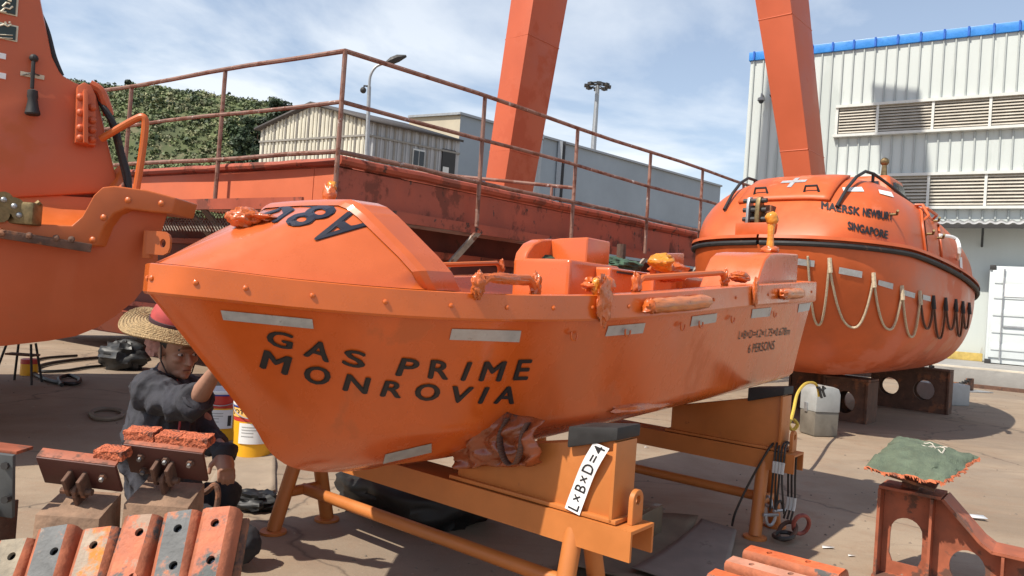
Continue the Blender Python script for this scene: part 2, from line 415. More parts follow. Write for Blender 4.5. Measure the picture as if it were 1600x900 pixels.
# ---- ground
def ground_mat():
    m = bpy.data.materials.new('yard_ground'); m.use_nodes = True
    t = m.node_tree; n = t.nodes; l = t.links; b = n['Principled BSDF']
    tc = n.new('ShaderNodeTexCoord'); v = tc.outputs['Object']
    def nz(sc, det=6, ro=.6, dist=0):
        z = n.new('ShaderNodeTexNoise'); z.inputs['Scale'].default_value = sc; z.inputs['Detail'].default_value = det
        z.inputs['Roughness'].default_value = ro; z.inputs['Distortion'].default_value = dist; l.new(v, z.inputs['Vector']); return z.outputs[0]
    def ramp(i, p0, c0, p1, c1):
        r = n.new('ShaderNodeValToRGB'); l.new(i, r.inputs[0]); e = r.color_ramp.elements
        e[0].position = p0; e[1].position = p1; e[0].color = (*c0, 1); e[1].color = (*c1, 1); return r.outputs[0]
    def mix(f, a, c, mode='MIX'):
        x = n.new('ShaderNodeMix'); x.data_type = 'RGBA'; x.blend_type = mode
        l.new(f, x.inputs[0]) if not isinstance(f, float) else setattr(x.inputs[0], 'default_value', f)
        l.new(a, x.inputs[6]); (l.new(c, x.inputs[7]) if not isinstance(c, tuple) else setattr(x.inputs[7], 'default_value', (*c, 1))); return x.outputs[2]
    base = ramp(nz(.7, 7, .6, .6), .32, (.225,.165,.112), .68, (.35,.27,.19))
    base = mix(ramp(nz(2.6, 8, .7), .50, (0,0,0), .66, (.55,.55,.55)), base, (.25,.155,.095))
    base = mix(ramp(nz(.33, 5, .6, 1.2), .50, (0,0,0), .62, (.6,.6,.6)), base, (.21,.165,.125))
    base = mix(ramp(nz(9, 8, .75), .60, (0,0,0), .70, (.5,.5,.5)), base, (.13,.09,.065))
    base = mix(ramp(nz(30, 4, .7), .66, (0,0,0), .72, (.5,.5,.5)), base, (.40,.33,.26))
    base = mix(ramp(nz(85, 3, .8), .60, (0,0,0), .68, (.6,.6,.6)), base, (.12,.09,.07))
    base = mix(ramp(nz(60, 3, .8), .64, (0,0,0), .70, (.5,.5,.5)), base, (.44,.38,.30))
    mp = n.new('ShaderNodeMapping'); mp.inputs['Rotation'].default_value = (0,0,radians(48)); mp.inputs['Scale'].default_value = (.35,7,1); l.new(v, mp.inputs[0])
    zs = n.new('ShaderNodeTexNoise'); zs.inputs['Scale'].default_value = 1.0; zs.inputs['Detail'].default_value = 5; l.new(mp.outputs[0], zs.inputs['Vector'])
    base = mix(ramp(zs.outputs[0], .56, (0,0,0), .70, (.45,.45,.45)), base, (.17,.125,.09))
    vo = n.new('ShaderNodeTexVoronoi'); vo.feature = 'DISTANCE_TO_EDGE'; vo.inputs['Scale'].default_value = .32
    wv = n.new('ShaderNodeTexNoise'); wv.inputs['Scale'].default_value = 2.2; wv.inputs['Detail'].default_value = 5; l.new(v, wv.inputs['Vector'])
    ad = n.new('ShaderNodeMixRGB'); ad.blend_type = 'ADD'; ad.inputs[0].default_value = .45; l.new(v, ad.inputs[1]); l.new(wv.outputs[1], ad.inputs[2]); l.new(ad.outputs[0], vo.inputs['Vector'])
    base = mix(ramp(vo.outputs[0], .0, (.75,.75,.75), .006, (0,0,0)), base, (.10,.075,.055))
    l.new(base, b.inputs['Base Color']); b.inputs['Roughness'].default_value = .82
    bp = n.new('ShaderNodeBump'); bp.inputs['Strength'].default_value = .35; bp.inputs['Distance'].default_value = .01
    l.new(nz(24, 8, .7), bp.inputs['Height']); l.new(bp.outputs[0], b.inputs['Normal'])
    return m
def gfn(i, j):
    return (-1500 + 3000*i, -60 + 2600*j, 0)
g = MB().grid(gfn, 2, 2).build('ground', ground_mat(), None, smooth=None); struct(g)

# ---- white clad hall on the right, with its raised pavement
WD = Vector((.845, -.535, 0)).normalized(); WN = Vector((-WD.y, WD.x, 0)) * -1      # WN faces the camera side
if WN.y > 0: WN = -WN
W0 = PX(1500, 513, 20.8); W0.z = 0
s0 = -6.35; 
hall = thing('clad_hall', 'white metal clad industrial hall with blue roof trim and long louvre windows', 'building', W0, atan2(WD.y, WD.x))
PZ = .40
# local: x along wall (+x toward the right/near), -y faces the camera
pav = MB().box((4, -1.6, PZ/2), (34, 6.4, PZ)).build('pavement', m_concrete, None, bevel=.02); struct(pav)
pav.location = W0; pav.rotation_euler = (0,0,atan2(WD.y, WD.x))
kerb_strip = MB().box((4, -4.72, PZ-.05), (34, .16, .14)).build('pavement_edge', mat('pale_edge', (.52,.47,.38), rough=.8, var=.15, scale=3), None, bevel=.01); struct(kerb_strip)
kerb_strip.location = W0; kerb_strip.rotation_euler = pav.rotation_euler
rail = MB().box((4, -5.35, .04), (34, .10, .08)).build('crane_rail', m_rust, None); struct(rail)
rail.location = W0; rail.rotation_euler = pav.rotation_euler
xr = 16
MB().box(((s0+xr)/2, 6, 4.9), (xr-s0, 12, 9.5)).build('wall', m_white, hall)
# roof trim (sloping roof line follows the gable a little)
MB().box(((s0+xr)/2, 5.97, 9.72), (xr-s0+.1, 12.1, .28)).build('roof_trim', m_blue, hall, bevel=.02)
blue_seam = MB().box((0,0,0), (.05,.05,.28)).build('trim_seam', mat('blue_seam', (.015,.11,.48), rough=.4), hall)
seam_hi = MB().box((0,0,0), (.045,.05,1.0)).build('seam', m_seam, hall, bevel=.008, seg=1)
WY = -.0
first = True
def seam_at(x, z0, z1):
    global first
    c = seam_hi if first else inst(seam_hi, hall); first = False
    c.location = (x, -.022, (z0+z1)/2); c.scale = (1, 1, z1-z0)
bands = [(7.86, 9.58), (5.72, 6.86), (4.36, 4.62)]
x = s0+.12; k = 0
while x < 8.6:
    inwin = x > -3.62
    if inwin:
        for b0, b1 in bands: seam_at(x, b0, b1)
    else: seam_at(x, 4.36 if x > -3.9 else .5, 9.58)
    if k % 2 == 0 and k > 0:
        c = inst(blue_seam, hall, (x, -.10, 9.72))
    x += .30; k += 1
blue_seam.location = (s0+.12, -.10, 9.72)
# louvre windows: rows of bays, slats per bay
def louvre_row(z0, z1, xs):
    for i in range(len(xs)-1):
        a, b = xs[i], xs[i+1]
        MB().box(((a+b)/2, -.015, (z0+z1)/2), (b-a-.06, .03, z1-z0-.06)).build('louvre_backing', m_dark, hall)
        mb = MB(); n = 9
        for k in range(n):
            z = z0 + .08 + (z1-z0-.12)*k/(n-1)
            mb.box(((a+b)/2, -.065, z), (b-a-.07, .015, (z1-z0)/n*1.02), RX(radians(-42)))
        mb.build('louvre_panel', m_louvre, hall)
        MB().box((b, -.06, (z0+z1)/2), (.07, .12, z1-z0)).build('mullion', m_lframe, hall)
    mid = (xs[0]+xs[-1])/2; w = xs[-1]-xs[0]
    MB().box((mid, -.08, z1+.04), (w+.14, .16, .08)).build('window_head', m_lframe, hall)
    MB().box((mid, -.10, z0-.04), (w+.2, .2, .08)).build('window_sill', m_lframe, hall)
    MB().box((xs[0]-.03, -.06, (z0+z1)/2), (.07, .12, z1-z0)).build('mullion', m_lframe, hall)
louvre_row(6.95, 7.78, [-3.55, -2.45, -1.0, .4, 1.8, 3.2, 4.6, 6.0, 7.4])
louvre_row(4.72, 5.62, [-3.55, -2.45, -1.0, .4, 1.8, 3.2, 4.6, 6.0, 7.4])
# awning over the ground floor
mb = MB()
def aw(i, j):
    x = -3.0 + 14*i
    return (x, -.02-1.15*j, 4.32 - .22*j + .03*sin(x*2*pi/.25))
MB().grid(aw, 280, 2).build('awning', mat('awning_sheet', (.36,.36,.36), rough=.6, var=.15, scale=2), hall, solid=.02)
MB().box((4, -1.17, 4.03), (14, .06, .10)).build('awning_fascia', m_dark, hall)
for x in (-2.4, 0.4, 3.2, 6.0):
    MB().tube([(x, -.02, 3.6), (x, -1.1, 4.02)], .03, 6).build('awning_bracket', m_dark, hall)
# yellow / black kerb blocks along the hall
ky = MB().box((0,0,.11), (.95,.22,.22)).build('kerb_block', mat('faded_yellow', (.50,.36,.10), rough=.8, var=.2), hall, bevel=.015)
kk = MB().box((0,0,.11), (.95,.22,.22)).build('kerb_block', mat('faded_black', (.08,.08,.08), rough=.8, var=.3), hall, bevel=.015)
ky.location = (-1.9, -.25, PZ); kk.location = (-.9, -.25, PZ)
for i in range(1, 9):
    inst(ky if i % 2 == 0 else kk, hall, (-1.9+i, -.25, PZ)) if i != 1 else None
# wall cameras
for x in (-5.85, -5.5):
    cmr = thing('security_camera', 'small dome security camera on the hall wall, %s of the pair' % ('left' if x < -5.7 else 'right'), 'camera', hall.matrix_basis @ Vector((0,0,0)), 0, 'cameras on the hall wall')
    cmr.location = W0 + Vector((WD.x*x, WD.y*x, 8.25 if x < -5.7 else 8.4)) + WN*.0; cmr.rotation_euler = (0,0,atan2(WD.y, WD.x))
    MB().tube([(0,-.02,.1),(0,-.3,.12),(0,-.32,.0)], .03, 8).build('arm', m_grey_paint, cmr)
    MB().lathe([(.04,.02),(.11,-.02),(.12,-.1)], 12, None, (0,-.32,0)).build('housing', m_grey_paint, cmr)
    MB().ball((0,-.32,-.11), .09).build('lens_dome', m_glass, cmr)
# white container doors standing against the hall
ct = thing('shipping_container', 'white steel shipping container with lock rods and a paper notice', 'container', W0 + WD*.62 + WN*1.15, atan2(WD.y, WD.x)); ct.location.z = PZ
m_ctn = mat('container_white', (.62,.66,.66), rough=.5, var=.06, scale=1.5, rust=(.45,.38,.30), rscale=5, ramt=.70)
MB().box((1.22, .5, 1.3), (2.44, 1.0, 2.56)).build('body', m_ctn, ct, bevel=.02)
for i in range(2):
    d = MB().box((.62+i*1.2, -.02, 1.32), (1.12, .05, 2.3)).build('door', m_ctn, ct, bevel=.012)
    for z in (.45, .9, 1.35, 1.8, 2.2):
        MB().box((.62+i*1.2, -.055, z), (1.02, .03, .16)).build('rib', m_ctn, d, bevel=.01)
    for x in (.32, .92):
        MB().tube([(x+i*1.2, -.09, .1), (x+i*1.2, -.09, 2.5)], .022, 8).build('lock_rod', m_steel, d)
    MB().box((.6+i*1.2, -.10, 1.0), (.5,.03,.04)).build('handle', m_steel, d)
MB().box((.55, -.085, 1.95), (.42, .01, .34)).build('paper_notice', m_whitepaint, ct)
for x in (.06, 2.38):
    for z in (.06, 2.54): MB().box((x, .02, z), (.14, .14, .12)).build('corner_casting', m_dark, ct, bevel=.01)

# ---- gantry crane legs (two tapered box legs of one gantry)
crane = thing('gantry_crane', 'orange gantry crane with two slanted box legs rising out of view', 'crane', (4, 19, 0))
def box_leg(pb, pt, wb, wt, d, ang):
    pb = Vector(pb); pt = Vector(pt); R = RZ(ang)
    P = []
    for p, w in ((pb, wb), (pt, wt)):
        for sx, sy in ((-1,-1),(1,-1),(1,1),(-1,1)): P.append(p + R @ Vector((sx*w/2, sy*w/2*d, 0)) - Vector((4,19,0)))
    return MB().hexa(P).build('leg', m_crane, crane, bevel=.02)
def leg_from(pxb, pyb, pxt, pyt, D, wpx_b, wpx_t, ang, d, fac, z0=0., z1=19.6):
    a = PX(pxb, pyb, D); b = PX(pxt, pyt, D); k = (b-a)/(b.z-a.z)
    A = a + k*(z0-a.z); B = a + k*(z1-a.z)
    wa = wpx_b/FPX*D/fac; wb = wpx_t/FPX*D/fac
    zt = (b.z-a.z); g = (wb-wa)/zt
    return box_leg(A, B, wa+g*(z0-a.z), wa+g*(z1-a.z), d, ang)
leg_from(797, 285, 843, 0, 18.3, 76, 87, radians(48), .62, 1.12)
leg_from(1257, 270, 1222, 0, 16.0, 62, 79, radians(48), .64, .93)
for lg in [o for o in crane.children if o.name.startswith('leg')]:
    P = [v.co.copy() for v in lg.data.vertices]; z0_ = min(p.z for p in P); z1_ = max(p.z for p in P)
    lo = [p for p in P if p.z < z0_+.2]; hi = [p for p in P if p.z > z1_-.2]
    def ringat(z):
        out = []
        cl_ = sum(lo, Vector())/len(lo); ch__ = sum(hi, Vector())/len(hi); k = (z-z0_)/(z1_-z0_)
        c_ = cl_.lerp(ch__, k); wb_ = max((p-cl_).length for p in lo); wt_ = max((p-ch__).length for p in hi); w_ = wb_+(wt_-wb_)*k
        cor = []
        for sx_, sy_ in ((-1,-1),(1,-1),(1,1),(-1,1)):
            q_ = RZ(radians(48)) @ Vector((sx_, sy_*.63, 0)); cor.append(c_ + q_.normalized()*(w_-.004))
        return cor + [cor[0]]
    for z in (4.8, 7.6, 10.4): MB().tube(ringat(z), .018, 5, False).build('weld_seam', m_crane, crane)
# cross beam and sill far above, outside the frame: joins the legs
# ---- steel platform with walkway and railing
zT, zM, zD, zW = 3.70, 3.17, 2.62, 2.12
C0 = Vector((-1.90, 7.62, 0)); dR = Vector((.700, .714, 0)).normalized(); dL = Vector((-.845, .535, 0)).normalized()
plat = thing('steel_platform', 'rusty red steel platform with pipe railing, its corner pointing at the boats', 'platform', C0)
LR, LL = 9.2, 7.6
nR = Vector((dR.y, -dR.x, 0)); nL = Vector((-dL.y, dL.x, 0))
if nL.y > 0: nL = -nL
def wallseg(name, m, a, b, z0, z1, nrm, off, th, par=plat):
    """upright plate from a to b (local), its outer face at distance off along nrm"""
    p = [a+nrm*(off-th), b+nrm*(off-th), b+nrm*off, a+nrm*off]
    return MB().hexa([Vector((q.x,q.y,z0)) for q in p]+[Vector((q.x,q.y,z1)) for q in p]).build(name, m, par, fixn=True)
O = Vector((0,0,0)); inC = (dR+dL)*.34
inset = .10
cR = dR*.12 + dL*.12
wallseg('coaming_side', m_redplat, cR*1.0, cR + dR*LR, zW+.02, zD-.04, nR, 0, .08)
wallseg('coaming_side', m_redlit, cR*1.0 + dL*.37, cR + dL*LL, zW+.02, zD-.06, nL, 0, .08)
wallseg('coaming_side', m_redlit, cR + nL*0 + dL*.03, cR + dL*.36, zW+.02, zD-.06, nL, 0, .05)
# top flange (bulged rusty rim) and deck
def rim(a, b, z, r, name='rim_pipe'):
    pts = [a + (b-a)*(i/24) + Vector((0,0,z + .012*noise.noise(Vector((i*.8, a.x, b.y))))) for i in range(25)]
    return MB().tube(pts, r, 8).build(name, m_redplat, plat)
rim(cR, cR+dR*LR, zD-.03, .055); rim(cR, cR+dL*LL, zD-.05, .045)
dk = [cR+Vector((0,0,zD-.10)), cR+dR*LR+Vector((0,0,zD-.10)), cR+dR*LR+dL*LL+Vector((0,0,zD-.10)), cR+dL*LL+Vector((0,0,zD-.10))]
MB().add(dk, [(0,1,2,3)]).build('deck_plate', m_redplat, plat, solid=.02)
# ragged sacks/rust heaps lying along the deck edge
# walkway on both sides at zW with edge angle
def walk(a, d, n, L_, w):
    p = [a-n*.0, a+d*L_, a+d*L_+n*w, a+n*w]
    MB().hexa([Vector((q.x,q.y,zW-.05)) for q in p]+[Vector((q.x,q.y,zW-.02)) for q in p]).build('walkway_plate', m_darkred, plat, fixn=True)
    wallseg('walkway_edge', m_redplat, a, a+d*L_, zW-.10, zW+.02, n, w+.02, .03)
walk(cR+dL*.1, dL, nL, LL-.2, .36)
walk(cR+dR*.1, dR, nR, LR-.2, .06)
# expanded metal grating hanging under the walkway edge: diagonal strands
def mesh_panel(a, d, n, off, L_, z0, z1):
    mb = MB(); s = 0.0; h = z1-z0
    while s < L_-h:
        for sg in (1, -1):
            p = a+d*(s if sg > 0 else s+h)+n*off; q = a+d*(s+h if sg > 0 else s)+n*off
            mb.tube([Vector((p.x,p.y,z0)), Vector((q.x,q.y,z1))], .006, 4, False)
        s += .055
    stuff(mb.build('expanded_mesh', m_brace, plat, smooth=None))
mesh_panel(cR+dL*.3, dL, nL, .25, 4.6, zW-.34, zW-.11)
# lower body under the walkway
lowc = cR + (dR+dL)*.75
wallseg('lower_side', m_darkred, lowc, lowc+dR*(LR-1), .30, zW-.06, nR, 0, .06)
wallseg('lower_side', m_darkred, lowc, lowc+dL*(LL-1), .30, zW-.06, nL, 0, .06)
for z in (.75, 1.25, 1.7):
    a = lowc + nR*.05; b = lowc+dR*(LR-1)+nR*.05
    wallseg('stringer', m_redplat, lowc, lowc+dR*(LR-1), z, z+.09, nR, .10, .10)
    wallseg('stringer', m_redplat, lowc, lowc+dL*(LL-1), z, z+.07, nL, .08, .08)
# raked bottom plate seen below the left boat
q0 = lowc+nL*.02
MB().hexa([q0+Vector((0,0,.26)), q0+dL*8+Vector((0,0,.36)), q0+dL*8+dR*3+Vector((0,0,.36)), q0+dR*8+Vector((0,0,.26)),
           q0+nL*.25+Vector((0,0,.62)), q0+dL*8+nL*.25+Vector((0,0,.72)), q0+dL*8+dR*3+Vector((0,0,.7)), q0+dR*8+Vector((0,0,.6))]).build('bottom_plate', m_redplat, plat, fixn=True)
for k in range(4):
    p = lowc+dR*(1.5+k*2.2)+dL*.6
    MB().box((p.x, p.y, .15), (.4,.4,.3)).build('support_block', m_rust, plat)
# diagonal braces under the walkway
for s_ in (1.98, 3.78, 5.6, 7.2):
    p = dR*s_+nR*.06; q = dR*(s_-.45)-nR*.30
    MB().hexa([Vector((p.x,p.y,zW-.12))+o for o in (dR*-.05-nR*.02, dR*.05-nR*.02, dR*.05+nR*.02, dR*-.05+nR*.02)][:0] or
              [Vector((q.x,q.y,zW-.85))+o for o in (dR*-.05-nR*.02, dR*.05-nR*.02, dR*.05+nR*.02, dR*-.05+nR*.02)] +
              [Vector((p.x,p.y,zW-.10))+o for o in (dR*-.05-nR*.02, dR*.05-nR*.02, dR*.05+nR*.02, dR*-.05+nR*.02)]).build('brace', m_brace, plat, fixn=True)
for s_ in (1.75, 2.05, 4.0):
    p = cR+dL*s_+nL*.34; q = cR+dL*(s_-.25)-nL*.5
    MB().hexa([Vector((q.x,q.y,zW-1.0))+o for o in (dL*-.05-nL*.02, dL*.05-nL*.02, dL*.05+nL*.02, dL*-.05+nL*.02)] +
              [Vector((p.x,p.y,zW-.10))+o for o in (dL*-.05-nL*.02, dL*.05-nL*.02, dL*.05+nL*.02, dL*-.05+nL*.02)]).build('brace', m_brace, plat, fixn=True)
# railing: posts and three rails
def rail_run(d, n, off, poss, L_):
    pr = .026
    for z, r in ((zT, .027), (zM, .024), (zD+.03, .026)):
        pts = [d*(L_*i/10) + n*off + Vector((0,0,z + (.012*sin(i*1.3+z*3)))) for i in range(11)]
        pts[0] = Vector((0,0,z))
        MB().tube(pts, r, 8).build('rail', m_pipe, plat)
    for i, s_ in enumerate(poss):
        p = d*s_ + (n*off if s_ > 0 else O)
        tilt = n*(-.012 if s_ > 0 else 0.0)
        MB().tube([p+Vector((0,0,zW-.02)), p+tilt+Vector((0,0,zT+.01))], pr, 8).build('post', m_pipe, plat)
rail_run(dR, nR, .04, (0, 1.98, 3.78, 5.6, 7.2, 8.7), LR)
rail_run(dL, nL, .02, (1.95, 3.9, 5.85, 7.4), LL)
# second low rail further back on the deck
a = cR+dL*4.3+dR*4.0; b = cR+dL*1.2+dR*5.5
MB().tube([a+Vector((0,0,zD+.75)), b+Vector((0,0,zD+.55))], .03, 8).build('rail', m_pipe, plat)
for k in (.2, .55, .9):
    p = a+(b-a)*k; MB().tube([p+Vector((0,0,zD-.1)), p+Vector((0,0,zD+.73-.2*k))], .025, 8).build('post', m_pipe, plat)
# dark sacks / heaps on deck edge
m_heap = mat('rusty_heap', (.16,.08,.055), rough=.9, var=.35, scale=10, bump=.4)
for i, (px, py, D, rx) in enumerate([(480,243,9.0,.30),(600,258,8.9,.22),(690,285,9.6,.16),(960,322,12.2,.3),(1000,330,12.6,.24)]):
    p = PX(px, py, D); 
    o = crumple('debris_heap', (0,0,.0), (rx,.2,.10), i+3, m_heap, None, amp=.5)
    o.location = (p.x, p.y, zD-.07)
    tag(o, ['dark ragged heap on the platform deck left of the railing corner', 'small rusty heap on the deck right of the railing corner', 'low rusty debris heap on the deck edge beside the left crane leg', 'rusty debris heap on the far deck edge before the grey building', 'rightmost rusty debris heap on the far deck edge'][i], 'debris', 'heaps on the platform deck')

# ---- grey building far behind
gb = thing('grey_warehouse', 'long pale grey warehouse with flat roof far behind the platform', 'building', (0,0,0))
A = PX(720, 178, 50); zr = A.z
def atz(px, py, z):
    d = CR*((px-800)/FPX) - CU*((py-450)/FPX) + _f; return CP + d*((z-CAMH)/d.z)
Bp = atz(1126, 291, zr); Cp = atz(640, 183, zr)
def vwall(mbm, a, b, z0, z1): mbm.add([(a.x,a.y,z0),(b.x,b.y,z0),(b.x,b.y,z1),(a.x,a.y,z1)], [(0,1,2,3)])
Dp = Bp + (Cp-A)
mb = MB(); vwall(mb, A, Bp, 0, zr); vwall(mb, Bp, Dp, 0, zr); vwall(mb, Dp, Cp, 0, zr)
mb.add([(p.x,p.y,zr-.02) for p in (A,Bp,Dp,Cp)], [(0,1,2,3)])
mb.build('wall', m_greybld, gb)
mb = MB(); vwall(mb, Cp, A, 0, zr); mb.build('end_wall', mat('stained_cream', (.50,.44,.33), rough=.8, var=.15, scale=.3), gb)  # end wall tinted cream to paint in its sunlight; long walls stay grey
dAB = (Bp-A).normalized(); nAB = Vector((dAB.y, -dAB.x, 0)); 
def bar(a, b, w, h, name, m, par):
    d = (b-a).normalized(); n_ = Vector((d.y,-d.x,0)).normalized()
    P = [a-n_*w/2, b-n_*w/2, b+n_*w/2, a+n_*w/2]
    return MB().hexa([p+Vector((0,0,-h/2)) for p in P]+[p+Vector((0,0,h/2)) for p in P]).build(name, m, par, fixn=True)
bar(A-dAB*.2, Bp, .4, .16, 'parapet_cap', m_greypole, gb); bar(Cp, A, .4, .16, 'parapet_cap', m_greypole, gb)
for k in (.30, .31): 
    p = A+(Bp-A)*k+nAB*.12
    MB().box((p.x,p.y,zr/2), (.35,.35,zr)).build('downpipe', m_dark if k > .305 else m_greypole, gb)
for hz in (.66,.45):
    bar(Vector((A.x,A.y,zr*hz))+nAB*.05, Vector((Bp.x,Bp.y,zr*hz))+nAB*.05, .12, .12, 'panel_joint', mat('joint_grey', (.16,.18,.20), rough=.8), gb)
# tall vent stack beside left crane leg
st = PX(833, 240, 46); o = MB().lathe([(.55,0),(.55,st.z+.9),(.62,st.z+.9),(.62,st.z+1.2)], 14, None, (st.x,st.y,0)).build('vent_stack', m_greypole, None); tag(o, 'pale round vent stack standing behind the left crane leg', 'chimney')

# ---- small corrugated warehouse
wh = thing('corrugated_warehouse', 'small corrugated warehouse with cream gable end and dark low pitched roof', 'building', (0,0,0))
A = PX(577, 186, 38); E = PX(408, 199, 41); ze = A.z
Rr = atz(719, 217, ze); Lf = atz(408, 203, ze-.15); Lf.z = ze
pk = (A+Lf)/2 + Vector((0,0,.95)); dep = (Rr-A)
def on(a, b, k, z): p = a+(b-a)*k; return Vector((p.x, p.y, z))
mb = MB(); mb.add([(A.x,A.y,0),(Lf.x,Lf.y,0),(Lf.x,Lf.y,ze),tuple(pk),(A.x,A.y,ze)], [(0,1,2,3,4)]); mb.build('gable_wall', m_cream, wh)
mb = MB(); vwall(mb, A, Rr, 0, ze); mb.build('side_wall', m_greyclad, wh)
gd = (Lf-A).normalized(); gn = Vector((gd.y,-gd.x,0)); gn = gn if gn.y < 0 else -gn
sdv = dep.normalized(); sn = Vector((sdv.y,-sdv.x,0)); sn = sn if sn.y < 0 else -sn
m_rib = mat('clad_rib', (.25,.23,.20), rough=.6); 
for i in range(1, 28):
    k = i/28; p = on(A, Lf, k, 0)+gn*.03; zt = ze + .95*(1-abs(2*k-1))
    MB().box((p.x,p.y,zt/2+2.0), (.09,.09,zt-4.1)).build('rib', m_rib if i % 3 == 0 else m_cream, wh, smooth=None)
for i in range(1, 22):
    k = i/22; p = on(A, Rr, k, 0)+sn*.03
    MB().box((p.x,p.y,ze/2+2), (.09,.09,ze-4.1)).build('rib', m_rib if i % 2 == 0 else m_greyclad, wh, smooth=None)
for z in (ze-.85, ze-2.1):
    bar(on(A,Lf,0,z)+gn*.06, on(A,Lf,1,z)+gn*.06, .1, .1, 'girt_line', m_rib, wh); bar(on(A,Rr,0,z)+sn*.06, on(A,Rr,1,z)+sn*.06, .1, .1, 'girt_line', m_rib, wh)
ov = gn*.3
mb = MB(); m_roof = mat('dark_roof', (.07,.06,.055), rough=.7, var=.2)
for e in (A, Lf):
    side = (e-(A+Lf)/2).normalized()*.25
    P = [Vector((e.x,e.y,ze-.15))+side+ov, Vector((e.x,e.y,ze-.15))+side+dep, Vector(pk)+dep+Vector((0,0,.12)), Vector(pk)+ov+Vector((0,0,.12))]
    r = MB().add(P, [(0,1,2,3)]).build('roof', m_roof, wh, solid=.12)
w0 = on(A, Rr, .47, ze-1.55)+sn*.05; w1 = on(A, Rr, .60, ze-1.55)+sn*.05
wf = bar(w0, w1, .12, .95, 'window', m_lframe, wh); 
for q in (.06, .54):
    bar(w0+(w1-w0)*q+sn*.08, w0+(w1-w0)*(q+.4)+sn*.08, .03, .78, 'pane', m_glass, wf)
d0 = on(A, Rr, .80, ze-1.75)+sn*.05; d1 = on(A, Rr, .95, ze-1.75)+sn*.05
df = bar(d0, d1, .1, 2.0, 'doorway', m_dark, wh); bar(d0+(d1-d0)*.05+sn*.1+Vector((0,0,-.2)), d0+(d1-d0)*.5+sn*.1+Vector((0,0,-.2)), .03, .4, 'door_notice', m_lframe, df)

# ---- street lamp with camera, high mast
p0 = PX(573, 240, 30); p1 = PX(577, 128, 30)
lamp = thing('street_lamp', 'grey street lamp with curved arm and flat head rising behind the railing', 'street lamp', (p0.x, p0.y, 0))
b = lambda px, py: PX(px, py, 30) - Vector((p0.x, p0.y, 0))
MB().tube([(0,0,0), b(573,240), b(577,135)], [.11,.09,.075], 8).build('pole', m_greypole, lamp)
MB().tube(catmull([b(577,135), b(579,118), b(588,104), b(606,97)], 5), .055, 8).build('arm', m_greypole, lamp)
hd = MB(); hp = [b(604,99), b(620,88), b(635,86), b(628,93)]
hd.tube([b(604,98), b(612,95), b(622,91), b(635,87.5)], [.07,.16,.16,.05], 8).build('lamp_head', m_dark, lamp)
MB().tube([b(577,135), b(569,134), b(568,140)], .04, 6).build('camera_bracket', m_dark, lamp); MB().ball(b(567.5,141), .13).build('camera_dome', m_dark, lamp)
p0 = PX(927, 235, 80)
mast = thing('high_mast_light', 'tall thin floodlight mast with a ring of lamps on top', 'light mast', (p0.x, p0.y, 0))
tp = PX(934, 132, 80)-Vector((p0.x,p0.y,0)); MB().tube([(0,0,0), Vector((tp.x*.2,0,tp.z*.5)), tp], [.5,.36,.22], 8).build('pole', m_greypole, mast)
tor = [tp+Vector((1.1*cos(2*pi*i/20), 1.1*sin(2*pi*i/20), -.1)) for i in range(21)]
MB().tube(tor, .1, 6).build('ring', m_dark, mast)
for i in range(8):
    a = 2*pi*i/8; q = tp+Vector((1.2*cos(a), 1.2*sin(a), -.2))
    MB().tube([tp, q], .05, 5).build('spoke', m_dark, mast); MB().box(q, (.5,.5,.28), RZ(a)).build('floodlight', m_dark, mast)

# ---- hill with scrub
def hill_h(px, D):   # crest pixel line -> height at distance
    crest = sinterp(px, [-500,-200,0,115,170,240,330,390,440,470,560,800], [60,80,105,126,132,133,146,158,164,180,240,330])
    return PX(px, crest, D).z
hm = MB()
def hfn(i, j):
    D = 120 + 100*i; px = -520 + 1240*j
    p = PX(px, 300, D); top = hill_h(px, 185)
    k = min(1, max(0, (D-120)/65.0)); k = k*k*(3-2*k)
    if D > 185: k = 1 - ((D-185)/60.0)**2
    z = top*k*.965 + 1.6*noise.noise(Vector((p.x*.05, p.y*.05, 0)))+1.0*noise.noise(Vector((p.x*.15, p.y*.15, 3)))
    return (p.x, p.y, max(-1, z))
hm.grid(hfn, 40, 90)
m_hill = mat('hill_soil', (.095,.115,.042), rough=.95, var=.35, scale=.08, rust=(.13,.12,.06), rscale=.12, ramt=.55)
hill = hm.build('hill', m_hill, None, smooth=80); struct(hill)
hb = bvh_of(hm)
def leaf_mat(name, c):
    m = mat(name, c, rough=.7, var=.45, scale=.35); return m
def clump(mb, c, r, n, s, rnd):
    for _ in range(n):
        d = Vector((rnd.gauss(0,1), rnd.gauss(0,1), rnd.gauss(0,1))).normalized(); d.z = d.z*.8+.15
        p = c + Vector((d.x*r[0], d.y*r[1], d.z*r[2]))*rnd.uniform(.55, 1.05)
        t = (d+Vector((rnd.uniform(-.7,.7), rnd.uniform(-.7,.7), rnd.uniform(-.4,.7)))).normalized()
        a = t.orthogonal().normalized(); a = Matrix.Rotation(rnd.uniform(0,6.28), 3, t) @ a; b_ = t.cross(a)
        k = s*rnd.uniform(.6,1.4)
        mb.add([p-a*k-b_*k*.6, p+a*k-b_*k*.5, p+a*k*.6+b_*k, p-a*k*.7+b_*k*.7], [(0,1,2,3)])
rnd = random.Random(5)
